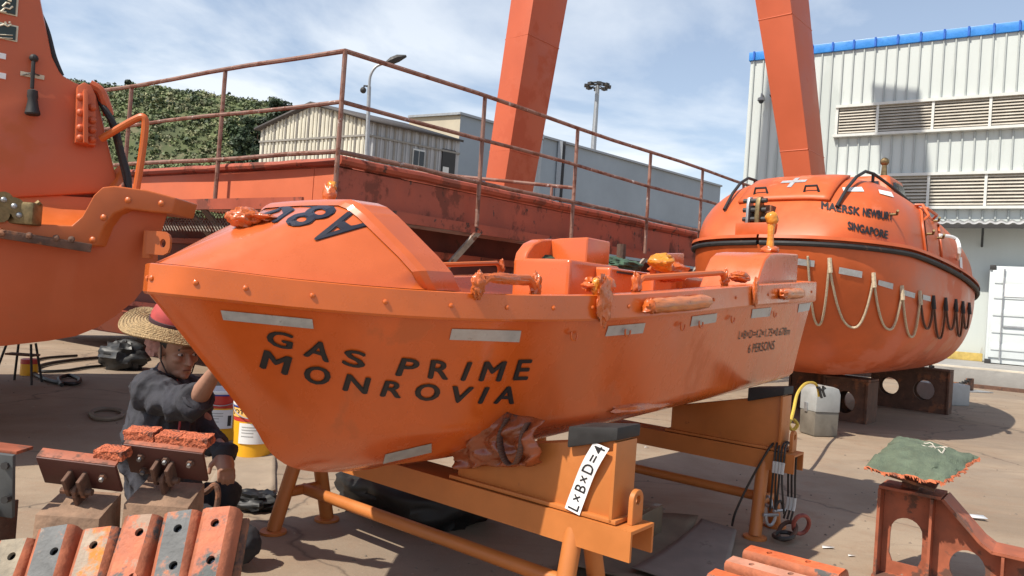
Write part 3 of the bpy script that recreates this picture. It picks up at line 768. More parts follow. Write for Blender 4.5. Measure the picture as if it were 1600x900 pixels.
for gi, (cl, nn, s_) in enumerate([((.10,.135,.045), 2300, .27), ((.14,.17,.065), 2700, .24), ((.23,.23,.11), 2200, .22), ((.045,.07,.028), 420, .34)]):
    mb = MB()
    for _ in range(nn):
        px = rnd.uniform(-60, 640); D = rnd.uniform(128, 192)
        if noise.noise(Vector((px*.02, D*.06, gi*7.))) < -.3: continue
        p = PX(px, 300, D); h = hb.ray_cast(Vector((p.x,p.y,300)), Vector((0,0,-1)))
        if h[0] is None: continue
        r = rnd.uniform(.45, 1.3)*(1.5 if gi == 3 else 1)
        clump(mb, h[0]+Vector((0,0,r*.3)), (r, r, r*.75), 18, s_, rnd)
    stuff(mb.build('hillside_scrub', leaf_mat('scrub_leaves_%d' % gi, cl), None, smooth=None))
    bpy.data.objects[-1] if False else None
def tree(px, py, D, hgt, rad, c, label, seed):
    rn = random.Random(seed); p = PX(px, py, D); h = hb.ray_cast(Vector((p.x,p.y,300)), Vector((0,0,-1)))
    base = Vector((p.x, p.y, (h[0].z if h[0] else 0)-.3))
    t = thing('hill_tree', label, 'tree', base, 0, 'trees on the hill')
    topz = p.z - base.z
    MB().tube([(0,0,0),(.1,0,topz*.5),(0,.1,topz*.9)], [.25,.18,.06], 6).build('trunk', m_rust, t)
    mb = MB()
    for k in range(16):
        a = rn.uniform(0,6.28); q = Vector((cos(a)*rad*rn.uniform(.1,.85), sin(a)*rad*.6*rn.uniform(.1,1), topz - rn.uniform(.1, 1)**1.2*hgt))
        clump(mb, q, (rad*.36, rad*.36, rad*.28), 60, .30, rn)
    mb.build('crown', leaf_mat('tree_leaves_%d' % (seed % 3), c), t, smooth=None)
tree(442, 158, 150, 6.5, 3.6, (.022,.04,.014), 'dark round tree at the right end of the hill crest', 1)
tree(405, 172, 150, 8, 4.0, (.025,.045,.015), 'dark dense tree below the crest near the cream gable', 2)
tree(372, 190, 146, 8, 4.0, (.03,.055,.018), 'bushy dark tree on the lower slope left of the cream gable', 3)
tree(398, 216, 140, 6, 3.6, (.022,.04,.014), 'darkest tree at the hill foot beside the cream gable', 4)
tree(335, 154, 178, 5, 3.2, (.02,.04,.014), 'dark tree clump just under the middle of the hill crest', 6)
tree(202, 126, 185, 4, 1.6, (.03,.05,.02), 'small lone tree standing up on the left hill crest', 7)
# ================================================================== rescue boat (local x aft, +y starboard, z from ground)
TH = radians(51.4)
BOW = Vector((-1.136, 2.311, 0))
boat = thing('rescue_boat', 'freshly painted orange open rescue boat with black lettering, resting on two orange cradles', 'boat', BOW, TH)
bt = [0,.04,.15,.3,.6,1,1.5,2,2.5,3,3.6,4.2]; bb = [0,.115,.225,.345,.545,.715,.82,.865,.875,.865,.835,.79]
gt = [0,.15,.3,.6,1,1.5,2,2.5,3,3.6,4.2]; gz = [1.298,1.288,1.278,1.272,1.282,1.312,1.355,1.398,1.438,1.482,1.523]
hz_ = [.100,.097,.096,.097,.099,.105,.112,.113,.118,.130,.140]
def hb_(t): return max(0., sinterp(t, bt, bb))
def zg_(t): return sinterp(t, gt, gz)
def zb_(t): return zg_(t) - interp(t, gt, hz_)
TE = 4.19
# plan curve of the gunwale, by arc parameter so that the bow is well rounded
def gp(s):   # s 0..1 from stem to stern
    if s < .12:
        k = s/.12; return .15*k**2.0
    return .15 + (TE-.15)*(s-.12)/.88
def hull_top(s):
    t = gp(s); return Vector((t, max(0., hb_(t)-.022), zb_(t)+.004))
ct_ = [.415,.55,.75,1.0,1.5,2.0,2.5,3.2,4.1]; cb_ = [0,.13,.27,.42,.60,.68,.715,.725,.70]; cz_ = [.737,.728,.725,.735,.765,.79,.815,.84,.87]
def hull_ch(s):
    t = .415 + (4.10-.415)*s**1.35 if s < 1 else 4.10
    return Vector((t, sinterp(t, ct_, cb_), sinterp(t, ct_, cz_)))
def hull_ke(s):
    t = .97 + (4.08-.97)*s**1.25
    return Vector((t, 0.0, interp(t, [.97,1.3,1.9,3.0,4.1], [.516,.530,.562,.625,.69])))
stem_b = lambda w: Vector((0,0,0))
def hull_pt(s, w):
    if w < .55:
        k = w/.55; a, c = hull_top(s), hull_ch(s); p = a.lerp(c, k)
        p.y -= .035*sin(pi*k)*min(1, s*4)*(1-s*.9)     # slight flare hollow forward
        return p
    k = (w-.55)/.45; a, c = hull_ch(s), hull_ke(s); p = a.lerp(c, k)
    bow = max(0, 1-s*2.2)
    p += Vector((-.10*bow, 0, -.055*bow))*sin(pi*k)
    p.y += .045*sin(pi*k)*min(1, s*5); p.z -= .03*sin(pi*k)*min(1, s*3)
    return p
hull = MB()
def both(sgn):
    def fn(i, j):
        p = hull_pt(i, j); return (p.x, sgn*p.y, p.z)
    return fn
hull.grid(both(-1), 90, 30); hull.grid(both(1), 90, 30)
hull_bvh = bvh_of(hull)
# transom
tr = MB(); ring = [hull_pt(1, j/30) for j in range(31)]
vs = [(p.x, -p.y, p.z) for p in ring] + [(p.x, p.y, p.z) for p in reversed(ring[:-1])]
tr.add(vs, [tuple(range(len(vs)))])
hull.v += tr.v; hull.f += [tuple(i+len(hull.v)-len(tr.v) for i in tr.f[0])]
hull_o = hull.build('hull', m_orange, boat, smooth=38, fixn=True)
# gunwale band: swept profile round the whole boat
prof = [(-.045,.0),(-.004,.0),(.0,-.004),(.004,-.03),(.006,-.9),(.0,-.985),(-.012,-1.0),(-.05,-1.0)]
def gun(s):   # -1 port stern .. 0 stem .. 1 starboard stern
    a = abs(s); t = gp(a); return Vector((t, (1 if s > 0 else -1)*hb_(t) if a > 0 else 0, zg_(t)))
band = MB(); ns = 160; o0 = 0
for i in range(ns+1):
    s = -1 + 2*i/ns; p = gun(s); e = .004
    q = gun(min(1, s+e)) - gun(max(-1, s-e)); tdir = Vector((q.x, q.y, 0)).normalized()
    nrm = Vector((tdir.y, -tdir.x, 0)) * (1)          # outward (left of travel port->stbd goes round the bow)
    if nrm.dot(Vector((p.x-2.0, p.y, 0))) < 0: nrm = -nrm
    t = gp(abs(s)); h = zg_(t)-zb_(t)
    for dx_, dz_ in prof: band.v.append(Vector((p.x, p.y, p.z)) + nrm*dx_ + Vector((0,0,dz_*h)))
m_ = len(prof)
for i in range(ns):
    for j in range(m_-1):
        a = i*m_+j; band.f.append((a, a+1, a+m_+1, a+m_))
band_bvh = bvh_of(band)
band.build('gunwale_band', m_orange_band, boat, smooth=30, fixn=True)
# band continues across the stern
MB().box((TE-.01, 0, zg_(TE)-.07), (.06, 2*hb_(TE)-.06, .14)).build('stern_band', m_orange_band, boat, bevel=.008)
# bolts along the band
bolt = MB().lathe([(.0092,0),(.0085,.003),(.005,.0055),(.001,.0062)], 8, RX(radians(90)), (0,0,0), False).build('bolt', m_orange_band, boat)
def outn(t, side):
    e = .01; a = Vector((t-e, hb_(t-e))); b_ = Vector((t+e, hb_(t+e))); d = (b_-a).normalized()
    return Vector((-d.y, side*d.x, 0)) if side > 0 else Vector((-d.y, -d.x, 0))
firstb = True
for side in (-1, 1):
    for t in (.0035,.07,.18,.34,.53,.73,.93,1.13,1.33,1.55,1.78,2.02,2.28,2.55,2.8,3.05,3.3,3.55,3.8,4.05):
        n_ = outn(max(t, .012), side); p = Vector((t, side*hb_(t), (zg_(t)*.52+zb_(t)*.48))) + n_*.006
        M = Matrix.Translation(p) @ (n_.to_track_quat('-Y', 'Z').to_matrix().to_4x4())
        if firstb: bolt.matrix_local = M; firstb = False
        else: inst(bolt, boat, M=M)
# ---- inside: gunwale deck strip, well, thwarts
iw = .15
def inner(t): return max(.05, hb_(t)-iw)
T0, T1 = .80, 4.02
dkmb = MB()
for sg in (-1, 1):
    dkmb.grid(lambda i, j: ((T0-.25)+(TE-T0+.25)*i, sg*(hb_((T0-.25)+(TE-T0+.25)*i)-.03-(iw-.03)*j), zg_((T0-.25)+(TE-T0+.25)*i)-.001-.006*j), 40, 2)
dkmb.grid(lambda i, j: (T1+(TE-T1)*i, (-1+2*j)*(hb_(T1)-.1), zg_(T1)-.004), 2, 8)
dkmb.build('side_deck', m_orange_top, boat, smooth=30)
well = MB(); fl = .32
for sg in (-1, 1):
    well.grid(lambda i, j: (T0+(T1-T0)*i, sg*(inner(T0+(T1-T0)*i)-(.05+.14*(1-i))*j), zg_(T0+(T1-T0)*i)-.006-fl*j), 40, 4)
well.grid(lambda i, j: (T0+(T1-T0)*i, (-1+2*j)*(inner(T0+(T1-T0)*i)-(.05+.14*(1-i))), zg_(T0+(T1-T0)*i)-fl-.006), 40, 6)
well.grid(lambda i, j: (T1, (-1+2*i)*inner(T1), zg_(T1)-.006-fl*j), 8, 2)
well.build('cockpit_well', m_orange_top, boat, smooth=30)
for t0, t1, y0, y1, dz in ((1.05,1.35,-.36,.36,.13), (3.0,3.4,-.5,.2,.13)):
    MB().box(((t0+t1)/2, (y0+y1)/2, zg_((t0+t1)/2)-dz-.1), (t1-t0, y1-y0, .2)).build('thwart', m_orange_top, boat, bevel=.02)
# ---- bow canopy: ruled between the gunwale and a raked arch, then a raised rib
arch_y = [.515,.505,.462,.412,.362,.312,.268,.225,.11,0]
arch_z = [.0,.060,.110,.155,.200,.243,.272,.285,.288,.289]
def arch(k, grow=0., dt=0.):     # k 0 port base .. .5 top .. 1 stbd base
    sg = -1 if k < .5 else 1; q = (k if k < .5 else 1-k)*2*(len(arch_y)-1)
    y = interp(q, list(range(len(arch_y))), arch_y); z = interp(q, list(range(len(arch_z))), arch_z)
    cy = .0; f = 1+grow
    t = .695 - .155*(z/.289)**.8 + dt
    y2 = y*(1+grow*.55) + (grow*.10 if q > 0 else grow*.10); z2 = z*(1+grow)+ (0 if q == 0 else grow*.02)
    return Vector((t, sg*y2*(1 if k != .5 else 0), 1.274 + .03*max(0, dt) + z2*.965))
can = MB()
def can_fn(i, j):
    k = j; a = arch(k); sg = -1 if k < .5 else 1
    q = (k if k < .5 else 1-k)*2
    tt = .665*(1-q)**1.7; gpnt = Vector((tt+.012, sg*max(0., hb_(tt)-.035)*(0 if abs(k-.5) < 1e-6 else 1), zg_(tt)+.002))
    p = a.lerp(gpnt, i)
    p.z += .010*sin(pi*i)*min(1, q*2.2)
    return p
can.grid(can_fn, 24, 72)
can_bvh = bvh_of(can)
can.build('bow_canopy', m_orange_top, boat, smooth=40)
rib = MB()
segs = [(0,0.0,-.012),(1,.05,.002),(2,.085,.025),(3,.085,.15),(4,.05,.168),(5,-.25,.17)]
def rib_fn(i, j):
    idx = i*(len(segs)-1); a = int(min(idx, len(segs)-2)); f = idx-a
    g = segs[a][1]*(1-f)+segs[a+1][1]*f; d = segs[a][2]*(1-f)+segs[a+1][2]*f
    return arch(j, g, d)
rib.grid(rib_fn, len(segs)-1, 72)
rib.build('canopy_rib', m_orange_top, boat, smooth=22)
MB().grid(lambda i, j: Vector((.80, 0, 1.2)).lerp(arch(j, .05, .165), i), 4, 48).build('canopy_bulkhead', m_orange_top, boat, smooth=35)
MB().grid(lambda i, j: (.52+.34*i, (-1+2*j)*(hb_(.52+.34*i)-.03), zg_(.52+.34*i)-.003), 10, 8).build('fore_deck', m_orange_top, boat, smooth=40)
# call sign on the canopy, read from the stern
cc = caster(can_bvh, .004)
pc_ = pxcast(can_bvh, boat, .003)
pxletters('A', m_navy_paint, boat, pc_, [(579,352),(546,330),(475,365),(508,386)], thick=.04)
pxletters('8', m_navy_paint, boat, pc_, [(534,332),(510,316),(438,345),(462,360)], thick=.04)
pxletters('V', m_navy_paint, boat, pc_, [(504,314),(474,305),(396,340),(430,350)], thick=.035)
# names on the port side
hc = caster(hull_bvh, .003)
ph = pxcast(hull_bvh, boat, .003)
def zq(*q): return [(390+x/3.478, 500+y/3.478) for x, y in q]
for ch_, q in (('G', ((88,132),(232,162),(242,75),(98,45))), ('A', ((287,190),(432,230),(445,130),(332,98))), ('S', ((498,240),(625,266),(640,175),(518,151))),
               ('P', ((788,300),(906,308),(930,212),(828,202))), ('R', ((965,315),(1078,323),(1102,222),(985,212))), ('I', ((1142,327),(1170,329),(1212,225),(1184,224))),
               ('M', ((1240,330),(1363,332),(1400,220),(1276,222))), ('E', ((1426,326),(1508,323),(1538,211),(1460,212))),
               ('M', ((52,255),(206,299),(234,200),(80,157))), ('O', ((290,336),(436,358),(446,258),(300,240))), ('N', ((502,380),(638,401),(662,312),(530,289))),
               ('R', ((705,412),(822,423),(846,336),(738,325))), ('O', ((890,434),(1028,440),(1042,346),(905,341))), ('V', ((1066,447),(1186,451),(1222,362),(1102,355))),
               ('I', ((1236,453),(1262,454),(1306,362),(1278,361))), ('A', ((1320,453),(1434,455),(1466,358),(1354,357)))):
    pxletters(ch_, m_black_paint, boat, ph, zq(*q), thick=((.05 if ch_ != 'I' else .2), .03))
pxletters('L\u00d7B\u00d7D=4.2\u00d71.75\u00d70.678m', m_black_paint, boat, ph, [(1153,530),(1233,523),(1235,511),(1155,517)], spacing=1.02)
pxletters('6 PERSONS', m_black_paint, boat, ph, [(1168,552),(1209,546),(1211,532),(1170,538)], spacing=1.05)
def tape(q): return pxpatch('reflective_tape', m_tape, boat, ph, q, 10, 2)
for q in ([(349,499),(490,513),(488,498),(345,484)], [(702,530),(811,534),(814,516),(706,513)], [(945,525),(1004,520),(1008,504),(950,509)],
          [(1078,510),(1118,503),(1120,489),(1081,494)], [(1173,497),(1202,494),(1205,480),(1175,483)], [(1246,488),(1268,484),(1271,472),(1248,475)],
          [(598,724),(674,706),(674,692),(602,709)]): tape(q)
# small hooks / runs under the band
for t in (1.30, 1.62, 2.06, 2.24, 2.62, 3.3):
    c = hc((t, -3, zb_(t)-.055), (0,1,0))
    pts = [c+Vector((.022*cos(a), -.012, .022*sin(a))) for a in [2.6+i*.5 for i in range(9)]]
    MB().tube(pts, .004, 5).build('line_hook', m_orange_band, boat)
# ---- hand rails on the side deck
def handrail(t0, t1, y, h, wrap):
    z0, z1 = zg_(t0), zg_(t1)
    MB().tube([(t0, y, z0), (t0+.02, y, z0+h-.02), (t0+.05, y, z0+h), (t1-.05, y, z1+h), (t1-.02, y, z1+h-.02), (t1, y, z1)], .015, 8).build('hand_rail', m_orange_flange, boat)
    for k, t in enumerate((t0, t1)):
        crumple('rail_wrap', (t, y, zg_(t)+h*.5), (.024,.020,h*.78), wrap+k, m_wrap, boat, amp=.9, freq=2.6, n=22, m=18)
handrail(.80, 1.13, -.665, .055, 11); handrail(1.80, 2.78, -.72, .06, 14); handrail(1.95, 2.62, .74, .075, 17); handrail(.95, 1.45, .66, .06, 19)
crumple('rail_wrap', (.965, -.665, zg_(.9)+.055), (.15,.017,.019), 31, m_wrap, boat, amp=.35, freq=3)
# ---- console: seat box with rounded back, lower lockers
def rbox(name, x0, x1, y0, y1, z0, z1, r=.03, m=m_orange_top): return MB().box(((x0+x1)/2,(y0+y1)/2,(z0+z1)/2), (x1-x0,y1-y0,z1-z0)).build(name, m, boat, bevel=r, seg=4)
rbox('console_base', 2.24, 2.78, -.06, .34, 1.1, 1.50, .025)
bp_ = [(0,0),(.16,0),(.16,.15),(.13,.172),(.0,.172)]
# seat back: profile in y-z, rounded on the starboard shoulder
bk = [(-.0,1.47),(.34,1.47),(.345,1.55),(.32,1.60),(.27,1.63),(.20,1.64),(-.0,1.648)]
MB().plate([bk], .26, Matrix(((0,0,1),(1,0,0),(0,1,0))), (2.62,0,0)).build('seat_back', m_orange_top, boat, bevel=.018, seg=3)
bk2 = [(2.24,1.46),(2.74,1.47),(2.74,1.648),(2.50,1.635),(2.40,1.622),(2.32,1.59),(2.26,1.53)]
MB().plate([bk2], .09, Matrix(((1,0,0),(0,0,-1),(0,1,0))), (0,.30,0)).build('seat_side', m_orange_top, boat, bevel=.018, seg=3)
rbox('locker', 2.50, 2.95, -.16, .05, 1.1, 1.478, .02); MB().box((2.72,-.163,1.455), (.30,.008,.012)).build('slot', m_dark, boat)
rbox('locker_step', 2.80, 3.1, -.28, -.1, 1.1, 1.45, .02)
# ---- stern port quarter box with rounded shoulder
q = [(3.18,zg_(3.18)-.1),(3.98,zg_(3.98)-.06),(3.98,1.695),(3.56,1.665),(3.44,1.648),(3.36,1.61),(3.30,1.54),(3.26,1.47)]
MB().plate([q], .36, Matrix(((1,0,0),(0,0,-1),(0,1,0))), (0,-.55,0)).build('quarter_box', m_orange_top, boat, bevel=.02, seg=3)
q2 = [(2.98,1.40),(3.3,1.40),(3.3,1.63),(2.98,1.60)]
MB().plate([q2], .05, Matrix(((1,0,0),(0,0,-1),(0,1,0))), (0,-.20,0)).build('box_wing', m_orange_top, boat, bevel=.012)
rbox('engine_box', 3.35, 4.0, -.15, .6, 1.1, 1.50, .03)
MB().tube([(3.05,.1,1.4),(3.05,.1,1.66)], .03, 10).build('tow_post', m_rust, boat)
for i in range(3):
    crumple('folded_net', (2.65+.2*i, .30-.1*i, 1.50+.01*i), (.22,.10,.05), 40+i, mat('green_net', (.05,.10,.06), rough=.8, var=.4, scale=30), boat, amp=.5)
crumple('engine_wrap', (2.78,-.33,1.53), (.08,.07,.05), 45, m_wrap_yel, boat, amp=.55, freq=1.6); crumple('engine_wrap', (2.95,-.30,1.49), (.14,.1,.06), 46, m_wrap, boat, amp=.5, freq=3)
# mast light wrapped in yellow film
MB().tube([(3.93,-.55,1.68),(3.93,-.55,1.72),(3.925,-.55,1.80),(3.93,-.55,1.90)], [.035,.028,.022,.026], 10).build('mast_stem', m_wrap_yel, boat)
crumple('mast_wrap', (3.93,-.55,1.93), (.042,.042,.046), 51, m_wrap_yel, boat, amp=.35, n=16, m=12)
crumple('mast_wrap', (3.93,-.55,1.715), (.06,.06,.03), 52, m_wrap, boat, amp=.4, n=16, m=12)
# ---- wrapped fittings on the band and canopy
def on_band(t, z=0): return Vector((t, -hb_(t)-.006, (zg_(t)+zb_(t))/2+z))
p = on_band(1.38); crumple('fitting_wrap', p+Vector((0,-.01,.03)), (.046,.014,.085), 61, m_wrap, boat, amp=.9, freq=2.2)
crumple('fitting_wrap', Vector((1.40,-.755,zg_(1.4)+.035)), (.05,.036,.03), 62, m_wrap, boat, amp=.9, freq=3); crumple('fitting_wrap', Vector((1.37,-.78,zg_(1.4)+.03)), (.018,.018,.035), 63, m_wrap_yel, boat, amp=.4)
crumple('fitting_wrap', Vector((1.56,-.70,zg_(1.5)+.035)), (.05,.05,.04), 64, m_wrap, boat, amp=.4)
p = on_band(2.80); crumple('fitting_wrap', p+Vector((0,-.01,.02)), (.03,.016,.075), 65, m_wrap, boat, amp=.5); crumple('fitting_wrap', Vector((2.90,-.76,zg_(2.9)+.04)), (.09,.05,.03), 66, m_wrap, boat, amp=.5)
def sleeve(t0, t1, r, seed):
    a = on_band(t0); b_ = on_band(t1); mb = MB(); pts = []; rs = []
    for i in range(13):
        k = i/12; p = a.lerp(b_, k)+Vector((0,-r*.75,0)); pts.append(p); rs.append(r*(1+.10*noise.noise(Vector((i*1.3, seed, 0)))) * (.75 if i in (0,12) else 1))
    mb.tube(pts, rs, 14)
    for v in mb.v: v += Vector((0,1,1))*.006*noise.noise(v*40)
    mb.build('fender_sleeve', mat('film_sleeve', (.56,.165,.04), rough=.35, var=.3, scale=60, coat=.3, stretch=(.15,1,1), rust=(.60,.26,.07), rscale=40, ramt=.6), boat, smooth=50)
    crumple('sleeve_end', a+Vector((-.01,-r*.8,0)), (.030,r*.8,r*.85), seed, m_wrap, boat, amp=.9, freq=2.8, n=14, m=10)
sleeve(1.66, 2.16, .033, 71); sleeve(3.26, 3.66, .032, 72)
crumple('bollard_wrap', cc((.315,.005,2),(0,0,-1))+Vector((0,0,.02)), (.06,.055,.036), 81, m_wrap, boat, amp=.4, freq=2.8); crumple('bollard_wrap', cc((.36,-.03,2),(0,0,-1))+Vector((0,0,.005)), (.06,.05,.016), 82, m_wrap, boat, amp=.5, freq=3)
crumple('lamp_wrap', Vector((.67,.03,1.572)), (.035,.035,.025), 83, m_wrap, boat, amp=.5, n=14, m=10); crumple('lamp_wrap', Vector((.68,.03,1.615)), (.026,.026,.04), 84, m_wrap_yel if False else m_wrap, boat, amp=.6, freq=3, n=14, m=10); crumple('lamp_wrap', Vector((.69,.03,1.652)), (.02,.02,.02), 85, m_wrap_yel, boat, amp=.6, freq=3, n=10, m=8)

# ================================================================== cradles under the rescue boat
def cradle(t, label, zt, zpad, first):
    c = thing('boat_cradle', label, 'cradle', BOW + RZ(TH) @ Vector((t, 0, 0)), TH, 'cradles under the rescue boat')
    bw, bh, hl = .17, .095, 1.03; e = .07 if first else 0.0
    # channel opening downwards: web on top, two flanges
    mb = MB().box((0,-e/2,zt-.006), (bw, 2*hl+e, .012)); mb.box((-bw/2+.006,-e/2,zt-.012-bh/2), (.012,2*hl+e,bh)); mb.box((bw/2-.006,-e/2,zt-.012-bh/2), (.012,2*hl+e,bh))
    mb.build('beam', m_yor, c)
    zl = zt-.014
    for sy in (-1, 1):
        for sx in (-1, 1):
            foot = Vector((sx*.165, sy*.865, .0)); top = Vector((sx*.04, sy*.845, zl))
            MB().tube([foot+Vector((0,0,.014)), top], .036, 14).build('leg', m_yor, c)
            MB().lathe([(.066,.001),(.066,.014),(.05,.018)], 16, None, foot).build('foot_plate', m_yor, c)
        k = .42
        a = Vector((-.165,sy*.865,0)).lerp(Vector((-.04,sy*.845,zl)), k); b_ = Vector((.165,sy*.865,0)).lerp(Vector((.04,sy*.845,zl)), k)
        MB().tube([a,b_], .027, 12).build('cross_brace', m_yor, c)
        # upright block plate box carrying the hull pad
        e_ = e if sy < 0 else 0.0; y0, y1 = .25*sy, (.93+e_)*sy; yc = (y0+y1)/2
        zin = zpad-.16
        P = [(-.055,min(y0,y1),zt+.003),(.055,min(y0,y1),zt+.003),(.055,max(y0,y1),zt+.003),(-.055,max(y0,y1),zt+.003)]
        zA, zB = (zpad, zin) if sy < 0 else (zin, zpad)
        Q = [(p[0],p[1],(zA if p[1] == min(y0,y1) else zB)) for p in P]
        blk = MB().hexa([Vector(p) for p in P]+[Vector(q_) for q_ in Q]).build('support_block', m_yor, c, bevel=.006)
        MB().box((0, sy*(.937+e_), (zt+zpad)/2), (.15, .014, zpad-zt-.01)).build('end_plate', m_yor, c, bevel=.003)
        MB().box((0, yc, zt+.012), (.15, .74+e_, .016)).build('block_flange', m_yor, c, bevel=.003)
        Mx = Matrix(((1,0,0),(0,0,1),(0,1,0)))
        Ml = Matrix(((1,0,0),(0,0,-1),(0,1,0)))
        lp = [(-.038,0),(.038,0),(.038,.085)] + [(.038*cos(a), .085+.038*sin(a)) for a in [pi*i/10 for i in range(1,10)]] + [(-.038,.085)]
        MB().plate([lp, circ(0,.085,.017,12)], .02, Ml, (0.02, sy*(.985+e_), zt)).build('lifting_lug', m_yor, c, bevel=.003, seg=1)
        # hull pad
        MB().hexa([Vector((-.085,sy*(.74+e_),zpad-.06)),Vector((.085,sy*(.74+e_),zpad-.06)),Vector((.085,sy*(.95+e_),zpad+.004)),Vector((-.085,sy*(.95+e_),zpad+.004)),
                   Vector((-.085,sy*(.74+e_),zpad+.02)),Vector((.085,sy*(.74+e_),zpad+.02)),Vector((.085,sy*(.95+e_),zpad+.05)),Vector((-.085,sy*(.95+e_),zpad+.05))]).build('rubber_pad', m_rubber, c, bevel=.008)
    MB().tube([(0,-.865,zl*.42),(0,.865,zl*.42)], .029, 12).build('long_brace', m_yor, c)
    return c
c1 = cradle(1.283, 'front orange steel cradle with lifting lug and a white dimension strip', .485, .785, True)
c2 = cradle(3.264, 'rear orange steel cradle with wire slings hung over its end', .49, .815, False)
# white dimension strip stuck to the front cradle block
strip = thing('dimension_strip', 'white adhesive strip reading L x B x D = 4 on the front cradle', 'label', c1.location, TH)
sx = -.0605
sa, sb_ = Vector((sx-.004,-.955,.760)), Vector((sx-.004,-.850,.497)); 
sw = Vector((0,-.066,-.012))
def sfn(i, j): 
    k = i; p = sa.lerp(sb_, k) + sw*(j-.5)*1.0; p.x = -.079 - .004*sin(k*7); p.y += .012*sin(pi*k); return p
MB().grid(sfn, 10, 1).build('strip', mat('white_vinyl', (.80,.80,.80), rough=.45, var=.03), strip, smooth=60)
def tfn(x, y):
    p = sfn(1-.03-.95*x, .5-(y-.5)*.68); p.x -= .0015; return p
lettering('L\u00d7B\u00d7D=4', m_black_paint, strip, tfn, bold=.008, spacing=1.25)
# film bundle tied at the front cradle, lashing under the hull
def drape(i, j):
    y = -(.29+.42*i); k = .5+.5*noise.noise(Vector((i*5, 3.1, 0)))
    z = .815 - (.20+.05*k-.06*i)*j - .045*(1-i)*j
    f = .022*sin(i*21+2.5*j+2*noise.noise(Vector((i*3, j*3, 1))))+.020*noise.noise(Vector((i*9, j*5, 4)))+.012*noise.noise(Vector((i*22+j*9, j*11, 7)))
    return Vector((-.105 - .05*sin(pi*min(1, j*1.1)) - f*(.4+.9*j), y + .012*sin(j*9+i*5), z))
bun = MB().grid(drape, 60, 30).build('film_drape', m_wrap_dark, None, smooth=80, solid=.004)
bun.location = c1.location; bun.rotation_euler = (0,0,TH); tag(bun, 'dirty orange plastic film draped over the front cradle block', 'plastic film')
b2 = crumple('film_bundle', (0,0,0), (.30,.04,.03), 92, m_wrap, None, amp=.35, freq=3, n=26, m=16, M=RZ(TH))
b2.location = BOW+RZ(TH) @ Vector((2.05,-.66,.795)); tag(b2, 'long twisted orange film roll under the hull between the cradles', 'film bundle')
sl = thing('hanging_strap', 'loose brown strap loop hanging beside the film bundle', 'strap', BOW+RZ(TH) @ Vector((1.15,-.56,0)), TH)
pts = catmull([(0,0,.80),(-.04,.0,.74),(-.05,-.02,.68),(-.045,-.05,.64),(-.05,-.09,.65),(-.05,-.11,.70),(-.03,-.10,.76),(0,-.1,.80)], 5)
mb = MB()
for k in range(len(pts)-1):
    a, b_ = pts[k], pts[k+1]; w = Vector((.018,0,.0)); mb.add([a-w,b_-w,b_+w,a+w], [(0,1,2,3)])
mb.build('strap_loop', mat('brown_strap', (.12,.055,.035), rough=.8, var=.2), sl, solid=.004)
# ================================================================== enclosed lifeboat behind (local x away from us along its axis, -y the side we see)
T2 = radians(48.5); LB0 = Vector((2.54, 7.70, 0))
lb = thing('enclosed_lifeboat', 'weathered orange enclosed lifeboat with black fender line, lettering and looped grab ropes', 'lifeboat', LB0, T2)
LBL = 6.5
lt = [0,.08,.3,.7,1.2,2.0,3.0,4.2,5.2,5.9,6.3,6.5]; lbm = [0,.42,.80,1.10,1.26,1.36,1.39,1.30,1.06,.70,.36,0]
def lb_b(t): return max(0, sinterp(t, lt, lbm))
def lb_z(t): return interp(t, [0,1,3,5,6.5], [2.05,2.03,1.88,1.74,1.70])
def sp(s):  # end-rounded spacing
    return LBL*(.5-.5*cos(pi*s))
def lbh(i, j):
    """hull: i along, j 0..1 from port sheer under the keel to starboard sheer"""
    t = sp(i); b_ = lb_b(t)*.985; zt = lb_z(t)-.05; kz = .62 + .55*max(0,(1-t/1.3))**2.0 + .75*max(0,(t-5.0)/1.5)**2
    a = pi*j; c, s = cos(a), sin(a)
    y = b_*(abs(c)**.62)*(1 if c > 0 else -1); z = zt-(zt-kz)*(abs(s)**.80)
    x = t + (.55*(1-t/LBL)*(s**1.2) if t < 2 else 0)*max(0,1-t/2) - (.5*s**1.5*max(0,(t-5)/1.5))
    return Vector((x, y, z))
m_ = MB().grid(lbh, 60, 40); lbh_bvh = bvh_of(m_); m_.build('hull', m_orange_dull, lb, smooth=60)
def lbc(i, j):
    t = .16 + (6.38-.16)*(.5-.5*cos(pi*i)); b_ = max(0, lb_b(t)-.05)
    h = .93*min(1, max(0, sin(min(1, (t-.16)/1.25)*pi/2))**.75)*min(1, max(0, sin(min(1,(6.38-t)/1.1)*pi/2))**.8) + .04*sin(pi*t/6.5)
    h = max(0, h)*interp(t, [0,1,3,5,6.4], [.97,.95,.90,.80,.66])
    a = pi*j; c, s = cos(a), sin(a)
    y = b_*(abs(c)**.55)*(1 if c > 0 else -1)*(1-.16*s**2.0*min(1,h)); z = lb_z(t)+h*(max(0,s)**.72)
    x = t + .0
    return Vector((x, y, z))
m_ = MB().grid(lbc, 60, 44); lbc_bvh = bvh_of(m_); m_.build('canopy', m_orange_dull, lb, smooth=60)
